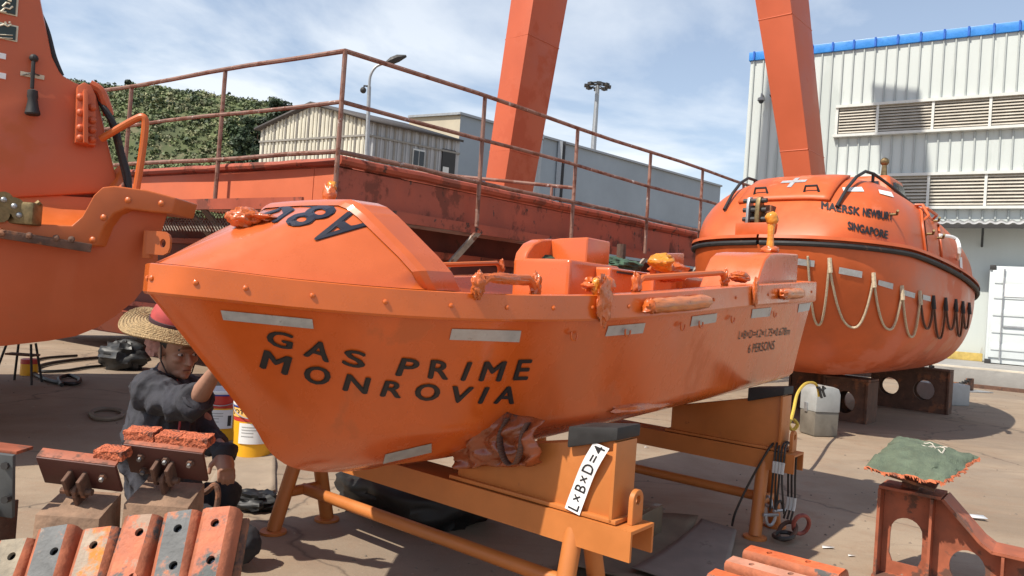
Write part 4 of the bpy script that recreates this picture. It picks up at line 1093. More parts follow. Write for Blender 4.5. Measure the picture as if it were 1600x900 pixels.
# fender line and overhanging lip
loop = [Vector((t, -lb_b(t)-.012, lb_z(t)-.03)) for t in [sp(i/60) for i in range(61)]] + [Vector((t, lb_b(t)+.012, lb_z(t)-.03)) for t in [sp(i/60) for i in range(60,-1,-1)]]
MB().tube(loop, .028, 8).build('rubber_fender', m_rubber, lb)
mb = MB(); n_ = len(loop)
for p in loop:
    o = Vector((p.x-3.2, p.y, 0)).normalized()
    mb.v += [p+o*.03+Vector((0,0,.05)), p+o*.02+Vector((0,0,.085)), p-o*.16+Vector((0,0,.10))]
for i in range(n_-1):
    for j in range(2): a = i*3+j; mb.f.append((a,a+1,a+4,a+3))
mb.build('sheer_lip', m_orange_dull, lb, smooth=50, fixn=True)
cH, cC = caster(lbh_bvh, .008), caster(lbc_bvh, .008)
# reflective tapes, placed by where they show
lh_ = pxcast(lbh_bvh, lb, .008)
for q in ([(1243,413),(1272,417),(1273,407),(1243,403)], [(1310,427),(1346,434),(1347,424),(1311,417)], [(1371,445),(1394,452),(1395,443),(1372,437)], [(1411,461),(1428,466),(1429,458),(1412,453)], [(1441,468),(1453,471),(1453,463),(1441,460)]):
    pxpatch('reflective_tape', m_tape, lb, lh_, q, 6, 2)
lc0 = pxcast(lbc_bvh, lb, .008)
for q in ([(1318,300),(1350,300),(1346,293),(1316,294)], [(1374,303),(1396,309),(1392,301),(1372,297)]): pxpatch('reflective_tape', m_whitepaint, lb, lc0, q, 4, 2)
lc_ = pxcast(lbc_bvh, lb, .008)
pxletters('MAERSK', m_black_paint, lb, lc_, [(1283,327),(1343,338),(1344,325),(1283,315)], spacing=1.05, thick=(.012,.05))
pxletters('NEWBURY', m_black_paint, lb, lc_, [(1347,338),(1394,346),(1395,333),(1348,325)], spacing=1.05, thick=(.012,.05))
pxletters('SINGAPORE', m_black_paint, lb, lc_, [(1324,359),(1386,374),(1387,361),(1324,346)], spacing=1.05, thick=(.010,.05))
# white cross and hatch on the sloping front of the canopy
hp = [(x, y) for x, y in ((.40,-.42),(1.05,-.50),(1.12,-.42),(1.12,.42),(1.05,.5),(.40,.42),(.34,.34),(.34,-.34))]
cH2 = caster(lbc_bvh, .022)
mb = MB(); mb.grid(lambda i, j: cH2((.52+.62*i, -.52+1.0*j, 5), (0,0,-1)), 10, 12); mb.build('top_hatch', m_orange_dull, lb, smooth=50, solid=.03)
cH3 = caster(lbc_bvh, .043)
for a, b_ in (((.70,.94),(-.045,.005)), ((.80,.86),(-.16,.12))):
    patch('white_cross', m_tape, lb, lambda i, j: cH3((a[0]+(a[1]-a[0])*i, b_[0]+(b_[1]-b_[0])*j, 5), (0,0,-1)), 4, 4)
for y in (-.30, .26):
    p = cH3((.62, y, 5), (0,0,-1)); MB().tube([p+Vector((0,-.08,-.02)), p+Vector((-.02,-.06,.05)), p+Vector((-.02,.06,.05)), p+Vector((0,.08,-.02))], .014, 6).build('hatch_handle', m_rubber, lb)
# release hook on its ledge at the near end
hy = .17
hk = MB().box((.34,hy-.05,2.17), (.42,.42,.16)).build('hook_ledge', m_orange_dull, lb, bevel=.02)
MB().box((.42,hy-.05,2.34), (.24,.22,.24)).build('hook_box', m_rust, hk, bevel=.015)
mb = MB().plate([[(-.07,0),(.07,0),(.06,.22),(.02,.30),(-.05,.28),(-.07,.2)]], .05, Matrix(((1,0,0),(0,0,-1),(0,1,0))), (.26,hy-.05,2.25)); mb.build('hook_cheek', m_brass, hk, bevel=.006)
MB().plate([[(-.07,0),(.07,0),(.06,.22),(.02,.30),(-.05,.28),(-.07,.2)]], .03, Matrix(((1,0,0),(0,0,-1),(0,1,0))), (.26,hy+.06,2.25)).build('hook_cheek', m_steel, hk, bevel=.006)
for z in (2.30, 2.40, 2.50): MB().tube([(.25,hy-.13,z),(.25,hy+.13,z)], .026, 8).build('hook_pin', m_dark, hk)
# dark tube guard rails along both shoulders of the roof
for sg in (-1, 1):
    pts = []
    for k in range(22):
        t = .45+4.9*k/21; p = cC((t, sg*(.62+.12*sin(pi*k/21)), 5), (0,0,-1)); lift = .03+.07*min(1, k/3)*min(1, (21-k)/3); pts.append(p+Vector((0,0,lift)))
    MB().tube(pts, .018, 8).build('guard_rail', m_rubber, lb)
    for k in (4, 9, 14, 18): MB().tube([pts[k], pts[k]-Vector((0,0,.18))], .018, 6).build('guard_stay', m_rubber, lb)
# conning tower with window
MB().hexa([Vector((3.0,-.50,2.7)),Vector((4.1,-.50,2.7)),Vector((4.1,.5,2.7)),Vector((3.0,.5,2.7)),Vector((3.28,-.36,3.28)),Vector((3.95,-.36,3.28)),Vector((3.95,.36,3.28)),Vector((3.28,.36,3.28))]).build('conning_tower', m_orange_dull, lb, bevel=.06, seg=3)
MB().hexa([Vector((3.06,-.3,2.96)),Vector((3.10,-.3,2.96)),Vector((3.10,.3,2.96)),Vector((3.06,.3,2.96)),Vector((3.18,-.25,3.18)),Vector((3.22,-.25,3.18)),Vector((3.22,.25,3.18)),Vector((3.18,.25,3.18))]).build('tower_window', m_glass, lb)
MB().hexa([Vector((3.3,-.475,2.95)),Vector((3.8,-.475,2.95)),Vector((3.8,-.44,2.95)),Vector((3.3,-.44,2.95)),Vector((3.36,-.42,3.18)),Vector((3.78,-.42,3.18)),Vector((3.78,-.38,3.18)),Vector((3.36,-.38,3.18))]).build('tower_window', m_glass, lb)
MB().tube([(3.6,-.2,3.25),(3.6,-.2,3.5)], [.05,.03], 8).build('roof_light', m_brass, lb)
MB().ball((3.6,-.2,3.52), .06).build('roof_lamp', m_brass, lb)
# side door, handles and rails
def pline(pts, k=4): return [lc0(v.x, v.y) for v in catmull([(x, y, 0) for x, y in pts], k)]
MB().tube(pline([(1438,318),(1440,350),(1444,385),(1448,418),(1460,427),(1470,428),(1470,400),(1466,360),(1461,330),(1452,320),(1438,318)]), .016, 6).build('door_seal', m_orange_dull, lb)
pd = pxcast(lbc_bvh, lb, .02); pxpatch('side_door', m_orange_dull, lb, pd, [(1449,416),(1467,424),(1459,332),(1440,322)], 6, 10)
for x, y in ((1446,366),(1462,372),(1452,412),(1466,416),(1390,336),(1484,330)):
    p = lc0(x, y); MB().tube([p, p+Vector((-.02,-.07,.0)), p+Vector((-.08,-.09,.03))], .014, 6).build('door_dog', m_brass, lb)
hp_ = [lc0(x, y) for x, y in ((1466,368),(1478,374),(1482,400),(1474,420),(1466,426))]
MB().tube(catmull([hp_[0]]+[p+Vector((-.03,-.10,0)) for p in hp_[1:4]]+[hp_[4]], 5), .020, 8).build('grab_handle', m_whitepaint, lb)
for q in ([(1432,318),(1437,330),(1442,345)], [(1448,316),(1453,328),(1458,342)]):
    p = [lc0(*v) for v in q]; MB().tube([p[0], p[0].lerp(p[1],.3)+Vector((0,-.06,.02)), p[1].lerp(p[2],.7)+Vector((0,-.06,.02)), p[2]], .016, 6).build('step_rung', m_orange_dull, lb)
pxpatch('white_notice', m_whitepaint, lb, lc0, [(1500,433),(1504,434),(1502,402),(1498,402)], 3, 3)
# grab ropes in loops along the side
anch = [(1262,400),(1295,412),(1363,435),(1407,455),(1435,463),(1456,470),(1475,473),(1491,475),(1502,478),(1512,480)]
sags = [100, 86, 68, 66, 46, 56, 40, 48, 34]
m_drope = mat('dark_rope', (.10,.05,.035), rough=.9, var=.3)
for k in range(len(anch)-1):
    a, c_ = anch[k], anch[k+1]; dark = k > 3
    pts = []
    for q_ in range(17):
        f = q_/16; w_ = 1-abs(2*f-1)**2.4
        pts.append(lh_(a[0]+(c_[0]-a[0])*f, a[1]+(c_[1]-a[1])*f+sags[k]*w_, .012))
    MB().tube(pts, .0125, 6).build('grab_rope', m_rope if not dark else m_drope, lb)
    p = lh_(*c_); MB().tube([p+Vector((0,0,.06)), p+Vector((0,-.02,-.09))], .022, 6).build('rope_eye', m_rope if not dark else m_rubber, lb)
# ---- stands under the lifeboat
def arch_plate(w, h, holes, th=.03):
    loops = [rect(-w/2, 0, w/2, h)]
    for cx, cy, rx, ry in holes: loops.append([(cx+rx*cos(2*pi*i/20), cy+ry*sin(2*pi*i/20)) for i in range(20)])
    return loops
Mup = Matrix(((1,0,0),(0,0,-1),(0,1,0)))
def frame_stand(px, py, w, h, d, ang, label, holes):
    p = GP(px, py); t = thing('keel_stand', label, 'boat stand', (p.x,p.y,0), ang, 'stands under the enclosed lifeboat')
    MB().plate(arch_plate(w, h, holes), .03, Mup, (0,d*.0+.015,0)).build('front_plate', m_rust, t, bevel=.004, seg=1)
    MB().plate(arch_plate(w, h, holes), .03, Mup, (0,d-.015,0)).build('back_plate', m_rust, t, bevel=.004, seg=1)
    MB().box((0,d/2,h+.016), (w+.06,d+.06,.03)).build('top_plate', m_rust, t, bevel=.005)
    for sx in (-1,1): MB().box((sx*(w/2+.016),d/2,h/2), (.03,d+.04,h-.004)).build('side_plate', m_rust, t, bevel=.004)
    return t
frame_stand(1318, 658, .48, .52, .40, T2-pi/2, 'rusty box stand with arched opening behind the grey case', [(0,.24,.12,.14)])
frame_stand(1418, 640, 1.0, .62, .22, T2-pi/2, 'wide dark steel stand with two oval openings under the lifeboat', [(-.28,.32,.14,.13),(.2,.32,.14,.15)])
frame_stand(1262, 640, .5, .55, .4, T2-pi/2, 'dark box stand behind the rear cradle under the lifeboat near end', [(0,.26,.12,.13)])
p = GP(1322, 640); o = crumple('wrapped_pad', (0,0,0), (.42,.25,.09), 93, m_wrap_dark, None, amp=.4); o.location = (p.x+.25, p.y+.4, .60); tag(o, 'dirty film wrapped pad between lifeboat keel and rusty stand', 'pad')
# concrete weight, chain lashing with pad eye
p = GP(1478, 631); o = MB().hexa([Vector(v) for v in ((-.42,-.2,0),(.28,-.2,0),(.42,.05,0),(-.42,.45,0),(-.42,-.2,.34),(.28,-.2,.34),(.42,.05,.34),(-.42,.45,.34))]).build('concrete_weight', m_grey_paint, None, bevel=.02); o.location = (p.x, p.y, 0); o.rotation_euler = (0,0,radians(20)); tag(o, 'grey painted block on the ground beside the lifeboat stand', 'block')
pe = GP(1522, 612); pt = PX(1448, 562, 12.6)
ch = thing('chain_lashing', 'dark chain lashing with turnbuckle from lifeboat stern to a steel pad eye', 'chain', (pe.x, pe.y, 0))
MB().box((0,0,.012), (.62,.36,.02), RZ(radians(20))).build('base_plate', m_steel, ch, bevel=.003)
MB().box((-.1,0,.14), (.18,.06,.26), RZ(radians(20))).build('pad_eye', m_rust, ch, bevel=.02)
v0 = Vector((-.1,0,.24)); v1 = pt-Vector((pe.x,pe.y,0)); d_ = (v1-v0); nl = 26
lk = MB().tube([Vector((.06*cos(a)*1.25, .032*sin(a), 0)) for a in [2*pi*i/12 for i in range(13)]], .014, 5, False).build('chain_link', m_dark, ch)
q = d_.to_track_quat('X','Z').to_matrix().to_4x4(); nl = int(d_.length/.115)
for i in range(nl+1):
    k = i/nl; pos = v0+d_*k - Vector((0,0,.25*sin(pi*k)))
    M = Matrix.Translation(pos) @ q @ Matrix.Rotation(radians(90*(i % 2)+20), 4, 'X')
    if i == 0: lk.matrix_local = M
    else: inst(lk, ch, M=M)
MB().tube([v0+d_*.55-Vector((0,0,.22)), v0+d_*.75-Vector((0,0,.16))], .05, 8).build('turnbuckle', m_dark, ch)

# ================================================================== left boat (only its end shows)
DL = 4.75
lfb = thing('freefall_boat', 'faded orange boat end at the left edge with tall upright wall and bolted flange', 'boat', PX(100, 540, DL)*1.0)
lfb.location.z = 0; LO = Vector(lfb.location)
# the side runs back to the right
LANG = radians(35)
_n = Vector((-sin(LANG), cos(LANG), 0)); _b = PX(100, 450, DL)
def LP(px, py, D=DL):
    d = CR*((px-800)/FPX) - CU*((py-450)/FPX) + _f
    return CP + d*((_b + _n*(D-DL) - CP).dot(_n)/d.dot(_n)) - LO
def prism(px_pts, D0, D1, name, m, sh=0.0, bevel=.0, parent=lfb, smooth=32, rot=0.0):
    """solid whose front outline is px_pts at distance D0, extruded straight back to D1"""
    f = [LP(x, y, D0) for x, y in px_pts]; k = len(f)
    b_ = [p + Vector((sh-.72*(D1-D0), D1-D0, 0)) for p in f]
    loops = [[(p.x, p.z) for p in f]]
    tri = tessellate_polygon([[Vector((p.x, p.z, 0)) for p in f]])
    mb = MB(); mb.v = f + b_
    mb.f = [tuple(t) for t in tri] + [tuple(i+k for i in reversed(t)) for t in tri] + [(i, (i+1) % k, (i+1) % k+k, i+k) for i in range(k)]
    return mb.build(name, m, parent, smooth=smooth, fixn=True, bevel=bevel)
# hull: side curving under
hullL = MB()
edge_top = [(-700,372),(-300,370),(0,368),(100,378),(128,384),(150,350),(172,318),(200,305),(240,310),(268,316)]
edge_bot = [(-700,552),(-300,549),(0,541),(60,534),(110,526),(150,512),(185,492),(212,470),(228,440),(238,418)]
def hl(i, j):
    q = i*(len(edge_top)-1); a = int(min(q, len(edge_top)-2)); f = q-a
    tp = [edge_top[a][n_]*(1-f)+edge_top[a+1][n_]*f for n_ in (0,1)]; bo = [edge_bot[a][n_]*(1-f)+edge_bot[a+1][n_]*f for n_ in (0,1)]
    A_ = LP(tp[0], tp[1], DL+.02); B_ = LP(bo[0], bo[1], DL+.18)
    p = A_.lerp(B_, j); p.y = A_.y + (.03*j + .15*j**3); return p
hullL.grid(hl, 54, 12)
def hl2(i, j):
    p = hl(i, 1); return p + Vector((-2.5*j, 3.5*j, .10*j))
hullL.grid(hl2, 54, 3)
def hl3(i, j):     # end face
    p = hl(1, j); q_ = p + Vector((-2.5, 3.5, 0)); return p.lerp(q_, i)
hullL.grid(hl3, 3, 12)
hullL.build('hull', m_orange_old, lfb, smooth=45)
# bolted flange following the sheer with its step up
fl_t = [(-700,330),(-100,337),(0,342),(60,350),(112,352),(128,338),(146,305),(160,292),(178,290),(230,297),(275,309)]
fl_b = [(-700,366),(-100,367),(0,368),(60,374),(118,384),(150,384),(164,352),(178,334),(196,326),(235,331),(268,334)]
mb = MB()
for a_, b_ in zip(fl_t, fl_b):
    p, q_ = LP(*a_, DL-.06), LP(*b_, DL-.06); mb.v += [p, q_, p+Vector((0,.35,0)), q_+Vector((0,.35,0))]
for i in range(len(fl_t)-1):
    a = i*4; mb.f += [(a,a+1,a+5,a+4),(a,a+4,a+6,a+2),(a+1,a+3,a+7,a+5),(a+2,a+6,a+7,a+3)]
mb.f += [(0,2,3,1), (len(mb.v)-4,len(mb.v)-3,len(mb.v)-1,len(mb.v)-2)]
mb.build('flange', m_orange_flange, lfb, bevel=.012, seg=3, smooth=40)
fb = MB().lathe([(.022,0),(.02,.008),(.012,.014),(.001,.016)], 10, RX(radians(90)), (0,0,0), False).build('flange_bolt', m_orange_flange, lfb)
for i, (x, y) in enumerate([(2,362),(-60,358),(145,375),(162,340),(200,313),(252,318)]):
    c = fb if i == 0 else inst(fb, lfb)
    c.location = LP(x, y, DL-.06)
s_ = MB(); s_.box(LP(30, 370, DL-.10), (.78,.05,.055), RZ(LANG)@RY(radians(5))).build('steel_strip', m_rust, lfb, bevel=.006)
for x in (3, 46, 88, 112): MB().lathe([(.022,0),(.02,.01),(.001,.018)], 8, RX(radians(90)), LP(x, 364+x*.09, DL-.125), False).build('strip_bolt', m_rust, lfb)
# deck recess with coved corner up to the tall wall
cove = MB()
def cv(i, j):
    q = i*7.6; k = int(min(q, len(fl_t)-2)); f = q-k
    px = fl_t[k][0]*(1-f)+fl_t[k+1][0]*f; py = fl_t[k][1]*(1-f)+fl_t[k+1][1]*f
    p = LP(px, py+2, DL-.03); a = j*pi/2; r = .30
    return p + Vector((-.3*r*sin(a), .02+r*1.2*sin(a), .006+r*(1-cos(a))*.75))
cove.grid(cv, 60, 8); cove.build('deck_cove', m_orange_flange, lfb, smooth=60)
prism([(-700,350),(188,300),(170,225),(150,140),(118,128),(96,116),(82,88),(72,40),(60,-20),(40,-140),(-120,-230),(-700,-260)], DL+.30, DL+3.7, 'upright_wall', m_orange_old, bevel=.03)
# ribbed reinforcement bracket with bolts at the wall edge
prism([(118,222),(150,228),(150,150),(143,134),(132,128),(121,134)], DL+.20, DL+.34, 'edge_bracket', m_orange_old, bevel=.008)
prism([(131,222),(138,224),(138,140),(131,139)], DL+.12, DL+.22, 'bracket_rib', m_orange_old, bevel=.005)
wb = MB().ball((0,0,0), .027, 10, 6).build('bracket_bolt', m_orange_old, lfb)
for i, (x, y) in enumerate([(126,152),(126,176),(126,200),(126,216),(144,168),(144,188),(144,203),(144,218)]):
    c = wb if i == 0 else inst(wb, lfb); c.location = LP(x, y, DL+.20)
MB().tube(catmull([LP(140,132,DL+.3), LP(156,142,DL+.3), LP(164,160,DL+.3), LP(170,180,DL+.32)], 5), .035, 8).build('pipe_bend', m_orange_old, lfb)
MB().tube(catmull([LP(150,150,DL+.35), LP(165,172,DL+.28), LP(180,200,DL+.25), LP(190,240,DL+.25), LP(200,275,DL+.22), LP(201,300,DL+.2)], 6), .022, 8).build('cable_bundle', m_rubber, lfb)
MB().tube(catmull([LP(155,160,DL+.4), LP(172,190,DL+.3), LP(183,230,DL+.3), LP(198,290,DL+.25)], 6), .013, 8).build('cable_bundle', m_rubber, lfb)
MB().tube(catmull([LP(62,20,DL+.4), LP(74,50,DL+.36), LP(84,88,DL+.34), LP(96,118,DL+.34)], 6), .018, 8).build('cable_bundle', m_rubber, lfb)
# bent grab rail
MB().tube(catmull([LP(158,217,DL+.2), LP(185,201,DL+.12), LP(212,186,DL+.05), LP(224,183,DL+.02), LP(227,196,DL+.02), LP(222,240,DL+.04), LP(213,296,DL+.06)], 5), .024, 10).build('grab_rail', m_orange_flange, lfb)
# lug plate at the end
lug = [(.12,0),(.15,.02),(.16,.05),(.16,.11),(.15,.14),(.12,.16),(0,.16),(0,0)]
MB().plate([lug, [(.112+.020*cos(2*pi*i/12), .08+.030*sin(2*pi*i/12)) for i in range(12)]], .03, Mup, LP(229, 397, DL-.01)).build('towing_lug', m_orange_flange, lfb, bevel=.004, seg=1)
MB().box(LP(232,382,DL+.02), (.05,.06,.19)).build('lug_pad', m_orange_flange, lfb, bevel=.006)
# emergency plaques, tags and handset hanging on the wall
DW = DL+.295
def plaque(x0, y0, x1, y1, name, m, d=DW, th=.008):
    a, b_ = LP(x0, y0, d), LP(x1, y1, d); c = (a+b_)/2
    return MB().box(c, (sqrt((b_.x-a.x)**2+(b_.y-a.y)**2), th, abs(b_.z-a.z)), RZ(LANG)).build(name, m, lfb)
m_sign = mat('dark_green_sign', (.015,.03,.026), rough=.4, var=.1); m_ivory = mat('ivory_border', (.62,.58,.44), rough=.5, var=.05)
for (y0, y1) in ((-28,26),(28,66)):
    s0_ = plaque(-30, y0, 27, y1, 'sign_border', m_ivory, DW); plaque(-27, y0+3, 24, y1-3, 'sign_face', m_sign, DW-.008)
# pictograms: crouched figure outline and diver-like strokes with caption lines
def stroke(pts, r=.006): MB().tube([LP(x, y, DW-.016) for x, y in pts], r, 5).build('pictogram', m_ivory, lfb)
stroke([(2,18),(8,12),(15,14),(20,10)]); stroke([(4,10),(10,4),(16,6)]); stroke([(12,0),(18,2)]); stroke([(-4,16),(2,18),(10,19)])
stroke([(0,40),(6,38),(12,41),(18,38)]); stroke([(8,34),(10,38)]); stroke([(14,36),(16,34)])
for y in (54, 59): stroke([(0,y),(20,y+1)], .003)
plaque(-12, 80, 9, 93, 'white_tag', m_whitepaint); plaque(-12, 111, 9, 124, 'white_tag', m_whitepaint)
tg = plaque(32, 111, 69, 125, 'yellowed_tag', mat('yellowed', (.60,.52,.38), rough=.6, var=.2, scale=20))
MB().tube([LP(53,90,DW-.03), LP(52,100,DW-.04), LP(51,120,DW-.04), LP(50,138,DW-.04)], .012, 8).build('handset_cord', m_rubber, lfb)
MB().ball(LP(53,91,DW-.03), .027).build('cord_knob', m_rubber, lfb)
MB().lathe([(.012,.07),(.03,.06),(.032,.02),(.028,.0),(.036,-.05),(.045,-.09),(.04,-.10)], 12, RY(radians(-4)), LP(51,156,DW-.05)).build('handset', m_rubber, lfb)
MB().tube([LP(35,117,DW-.01), LP(50,114,DW-.02), LP(62,118,DW-.01)], .004, 5).build('tag_wire', m_dark, lfb)
# brass release gear standing in the recess
rg = MB().box(LP(14, 332, DL+.0), (.36,.10,.14)).build('release_gear', m_brass, lfb, bevel=.015)
for x, y, r in ((6,312,.05),(22,322,.055),(0,335,.05),(30,334,.04),(14,318,.035)): MB().tube([LP(x,y,DL-.10), LP(x,y,DL+.04)], r, 12).build('gear_roller', m_brass, rg)
for x, y in ((6,312),(22,322),(30,336)): MB().ball(LP(x,y,DL-.10), .018).build('gear_nut', m_steel, rg)
MB().tube([LP(30,328,DL-.05), LP(48,326,DL-.08), LP(63,316,DL-.09)], [.018,.016,.02], 8).build('gear_lever', m_brass, rg)
# hull support under the left boat
p = PX(-260, 560, DL+.6); o = MB().box((0,0,.33), (.5,.5,.66)).build('keel_block', m_rust, None, bevel=.02); o.location = (p.x, p.y, 0); tag(o, 'rusty block under the left boat at the edge of the picture', 'block')
# ================================================================== foreground cradle pads, lower left
m_strip = [mat('pad_strip_orange', (.50,.15,.075), rough=.75, var=.22, scale=9, rust=(.10,.105,.10), rscale=5, ramt=.53, rust2=(.33,.22,.155), r2amt=.52, r2scale=7, bump=.4, bscale=50),
           mat('pad_strip_dark', (.15,.15,.145), rough=.75, var=.3, scale=9, rust=(.46,.17,.085), rscale=4.5, ramt=.50, rust2=(.30,.22,.17), r2amt=.58, r2scale=8, bump=.4, bscale=50),
           mat('pad_strip_yellow', (.35,.27,.20), rough=.75, var=.3, scale=9, rust=(.52,.19,.035), rscale=4.2, ramt=.51, rust2=(.50,.15,.07), r2amt=.55, r2scale=6, bump=.4, bscale=50),
           mat('pad_strip_olive', (.30,.25,.18), rough=.8, var=.3, scale=9, rust=(.58,.18,.09), rscale=4, ramt=.56, rust2=(.10,.11,.10), r2amt=.6, r2scale=7, bump=.4, bscale=50)]
m_side = mat('pad_side', (.40,.125,.06), rough=.8, var=.25, scale=12, rust=(.09,.085,.08), rscale=6, ramt=.56, bump=.2, bscale=60)
m_core = mat('pad_core', (.05,.045,.04), rough=.9, var=.3)
def pad_strip(parent, p0, ax, wd, nrm, L_, w, th, m, holes, name='pad_strip'):
    """a thick rubber strip: p0 top-centre, ax down its length, wd across, nrm out; rounded long edges, bolt holes cut through the face layer"""
    M = Matrix((wd, -ax, nrm)).transposed()
    body = MB()
    sec = [(-w/2,-th),(-w/2,-.022),(-w/2+.006,-.008),(-w/2+.018,-.0),(w/2-.018,.0),(w/2-.006,-.008),(w/2,-.022),(w/2,-th)]
    # face layer with holes
    loops = [rect(-w/2+.018, -L_, w/2-.018, 0)] + [circ(x, -y, .0115, 12) for x, y in holes]
    f = MB().plate(loops, .012, M, p0 - nrm*.006)
    o = f.build(name, m, parent, smooth=None)
    side = MB(); k = len(sec)
    for yy in (0, -L_):
        for x, z in sec: side.v.append(p0 + M @ Vector((x, yy, z)))
    side.f = [(i, i+1, i+1+k, i+k) for i in range(k-1) if i != 3]
    side.f += [tuple(range(k)), tuple(reversed(range(k, 2*k)))]
    side.build('strip_side', m_side, o, smooth=45, fixn=True)
    c = MB().add([p0 + M @ Vector(v) for v in ((-w/2+.01,-.004,-.03),(w/2-.01,-.004,-.03),(w/2-.01,-L_+.004,-.03),(-w/2+.01,-L_+.004,-.03))], [(0,1,2,3)]).build('hole_bottom', m_core, o)
    for x, y in holes:
        MB().tube([p0+M@Vector((x,-y,-.028)), p0+M@Vector((x,-y,-.018))], .007, 6).build('bolt', m_steel, o)
    return o
def pad_group(name, label, tops, D, slope, L_, mats, holes, wpx, post):
    pts = [PX(x, y, D) for x, y in tops]
    c = sum(pts, Vector())/len(pts)
    t = thing(name, label, 'boat pad', (c.x, c.y-.12, 0), 0, 'strip pads in the foreground')
    LOc = Vector(t.location)
    wd0 = (pts[-1]-pts[0]); wd0.normalize()
    ax = Vector((0, -cos(slope), -sin(slope))); ax = (ax - wd0*ax.dot(wd0)).normalized()
    nrm = wd0.cross(-ax).normalized()
    if nrm.z < 0: nrm = -nrm
    w = wpx/FPX*D
    for i, p in enumerate(pts):
        tw = Matrix.Rotation(radians((-2, 1.5, -1)[i % 3]), 3, nrm)
        pad_strip(t, p-LOc, tw @ ax, tw @ wd0, nrm, L_*(1, 1.03, .98)[i % 3], w*.95, .055, m_strip[mats[i]], holes[i])
    mid = (pts[0]+pts[-1])/2 - LOc + ax*L_/2 - nrm*.07
    Mx = Matrix((wd0, -ax, nrm)).transposed()
    MB().box(mid, (w*len(pts)+.02, L_*.95, .016), Mx).build('backing_plate', m_rust, t, bevel=.003)
    MB().box(Vector((mid.x, mid.y+.02, (mid.z-.05)/2)), (.12,.10,mid.z-.05)).build('post', m_rust, t, bevel=.005)
    MB().box(Vector((mid.x, mid.y+.02, .01)), (.3,.26,.018)).build('base_plate', m_rust, t)
    return t
h2 = lambda a, b_, c, d: [(a, b_), (c, d)]
pad_group('strip_pad', 'worn orange and grey strip pad nearest the bottom left corner', [(22,842),(85,822),(154,824)], 2.05, radians(50), .34, [3,1,2],
          [h2(.012,.05,.0,.17), h2(.02,.075,.01,.2), h2(.0,.05,.01,.2)], 64, True)
pad_group('strip_pad', 'worn orange strip pad with six bolt holes in front of the worker', [(219,804),(281,798),(341,792)], 2.0, radians(50), .36, [0,1,0],
          [h2(.012,.05,.03,.17), h2(.004,.05,.012,.15), h2(.0,.045,.01,.145)], 61, True)
# lower right pad: lies sloping to the right
pts = [PX(1112, 892, 2.9), PX(1140, 872, 2.98), PX(1168, 855, 3.06)]
t = thing('strip_pad', 'bright orange strip pad at the bottom edge beside the cardboard', 'boat pad', (pts[0].x+.1, pts[0].y, 0), 0, 'strip pads in the foreground'); LOc = Vector(t.location)
wd0 = (pts[2]-pts[0]).normalized(); ax = (PX(1260, 908, 2.72)-pts[2]).normalized(); ax = (ax-wd0*ax.dot(wd0)).normalized(); nrm = wd0.cross(ax).normalized(); nrm = nrm if nrm.z > 0 else -nrm
m_fresh = mat('pad_strip_fresh', (.58,.13,.045), rough=.6, var=.18, scale=9, rust=(.55,.14,.06), rscale=6, ramt=.58, rust2=(.30,.16,.10), r2amt=.68, r2scale=9, bump=.4, bscale=60)
for i, p in enumerate(pts): pad_strip(t, p-LOc, ax, wd0, nrm, .40, .088, .05, m_fresh if i != 1 else mat('pad_strip_mid', (.52,.24,.16), rough=.7, var=.2, scale=9, rust=(.66,.18,.07), rscale=6, ramt=.55), [(.0,.10),(.01,.26)])
mid = (pts[0]+pts[2])/2-LOc+ax*.2-nrm*.07
MB().box(mid, (.30,.38,.016), Matrix((wd0,-ax,nrm)).transposed()).build('backing_plate', m_rust, t); MB().box(Vector((mid.x,mid.y+.03,(mid.z-.03)/2)), (.1,.1,mid.z-.03)).build('post', m_rust, t)

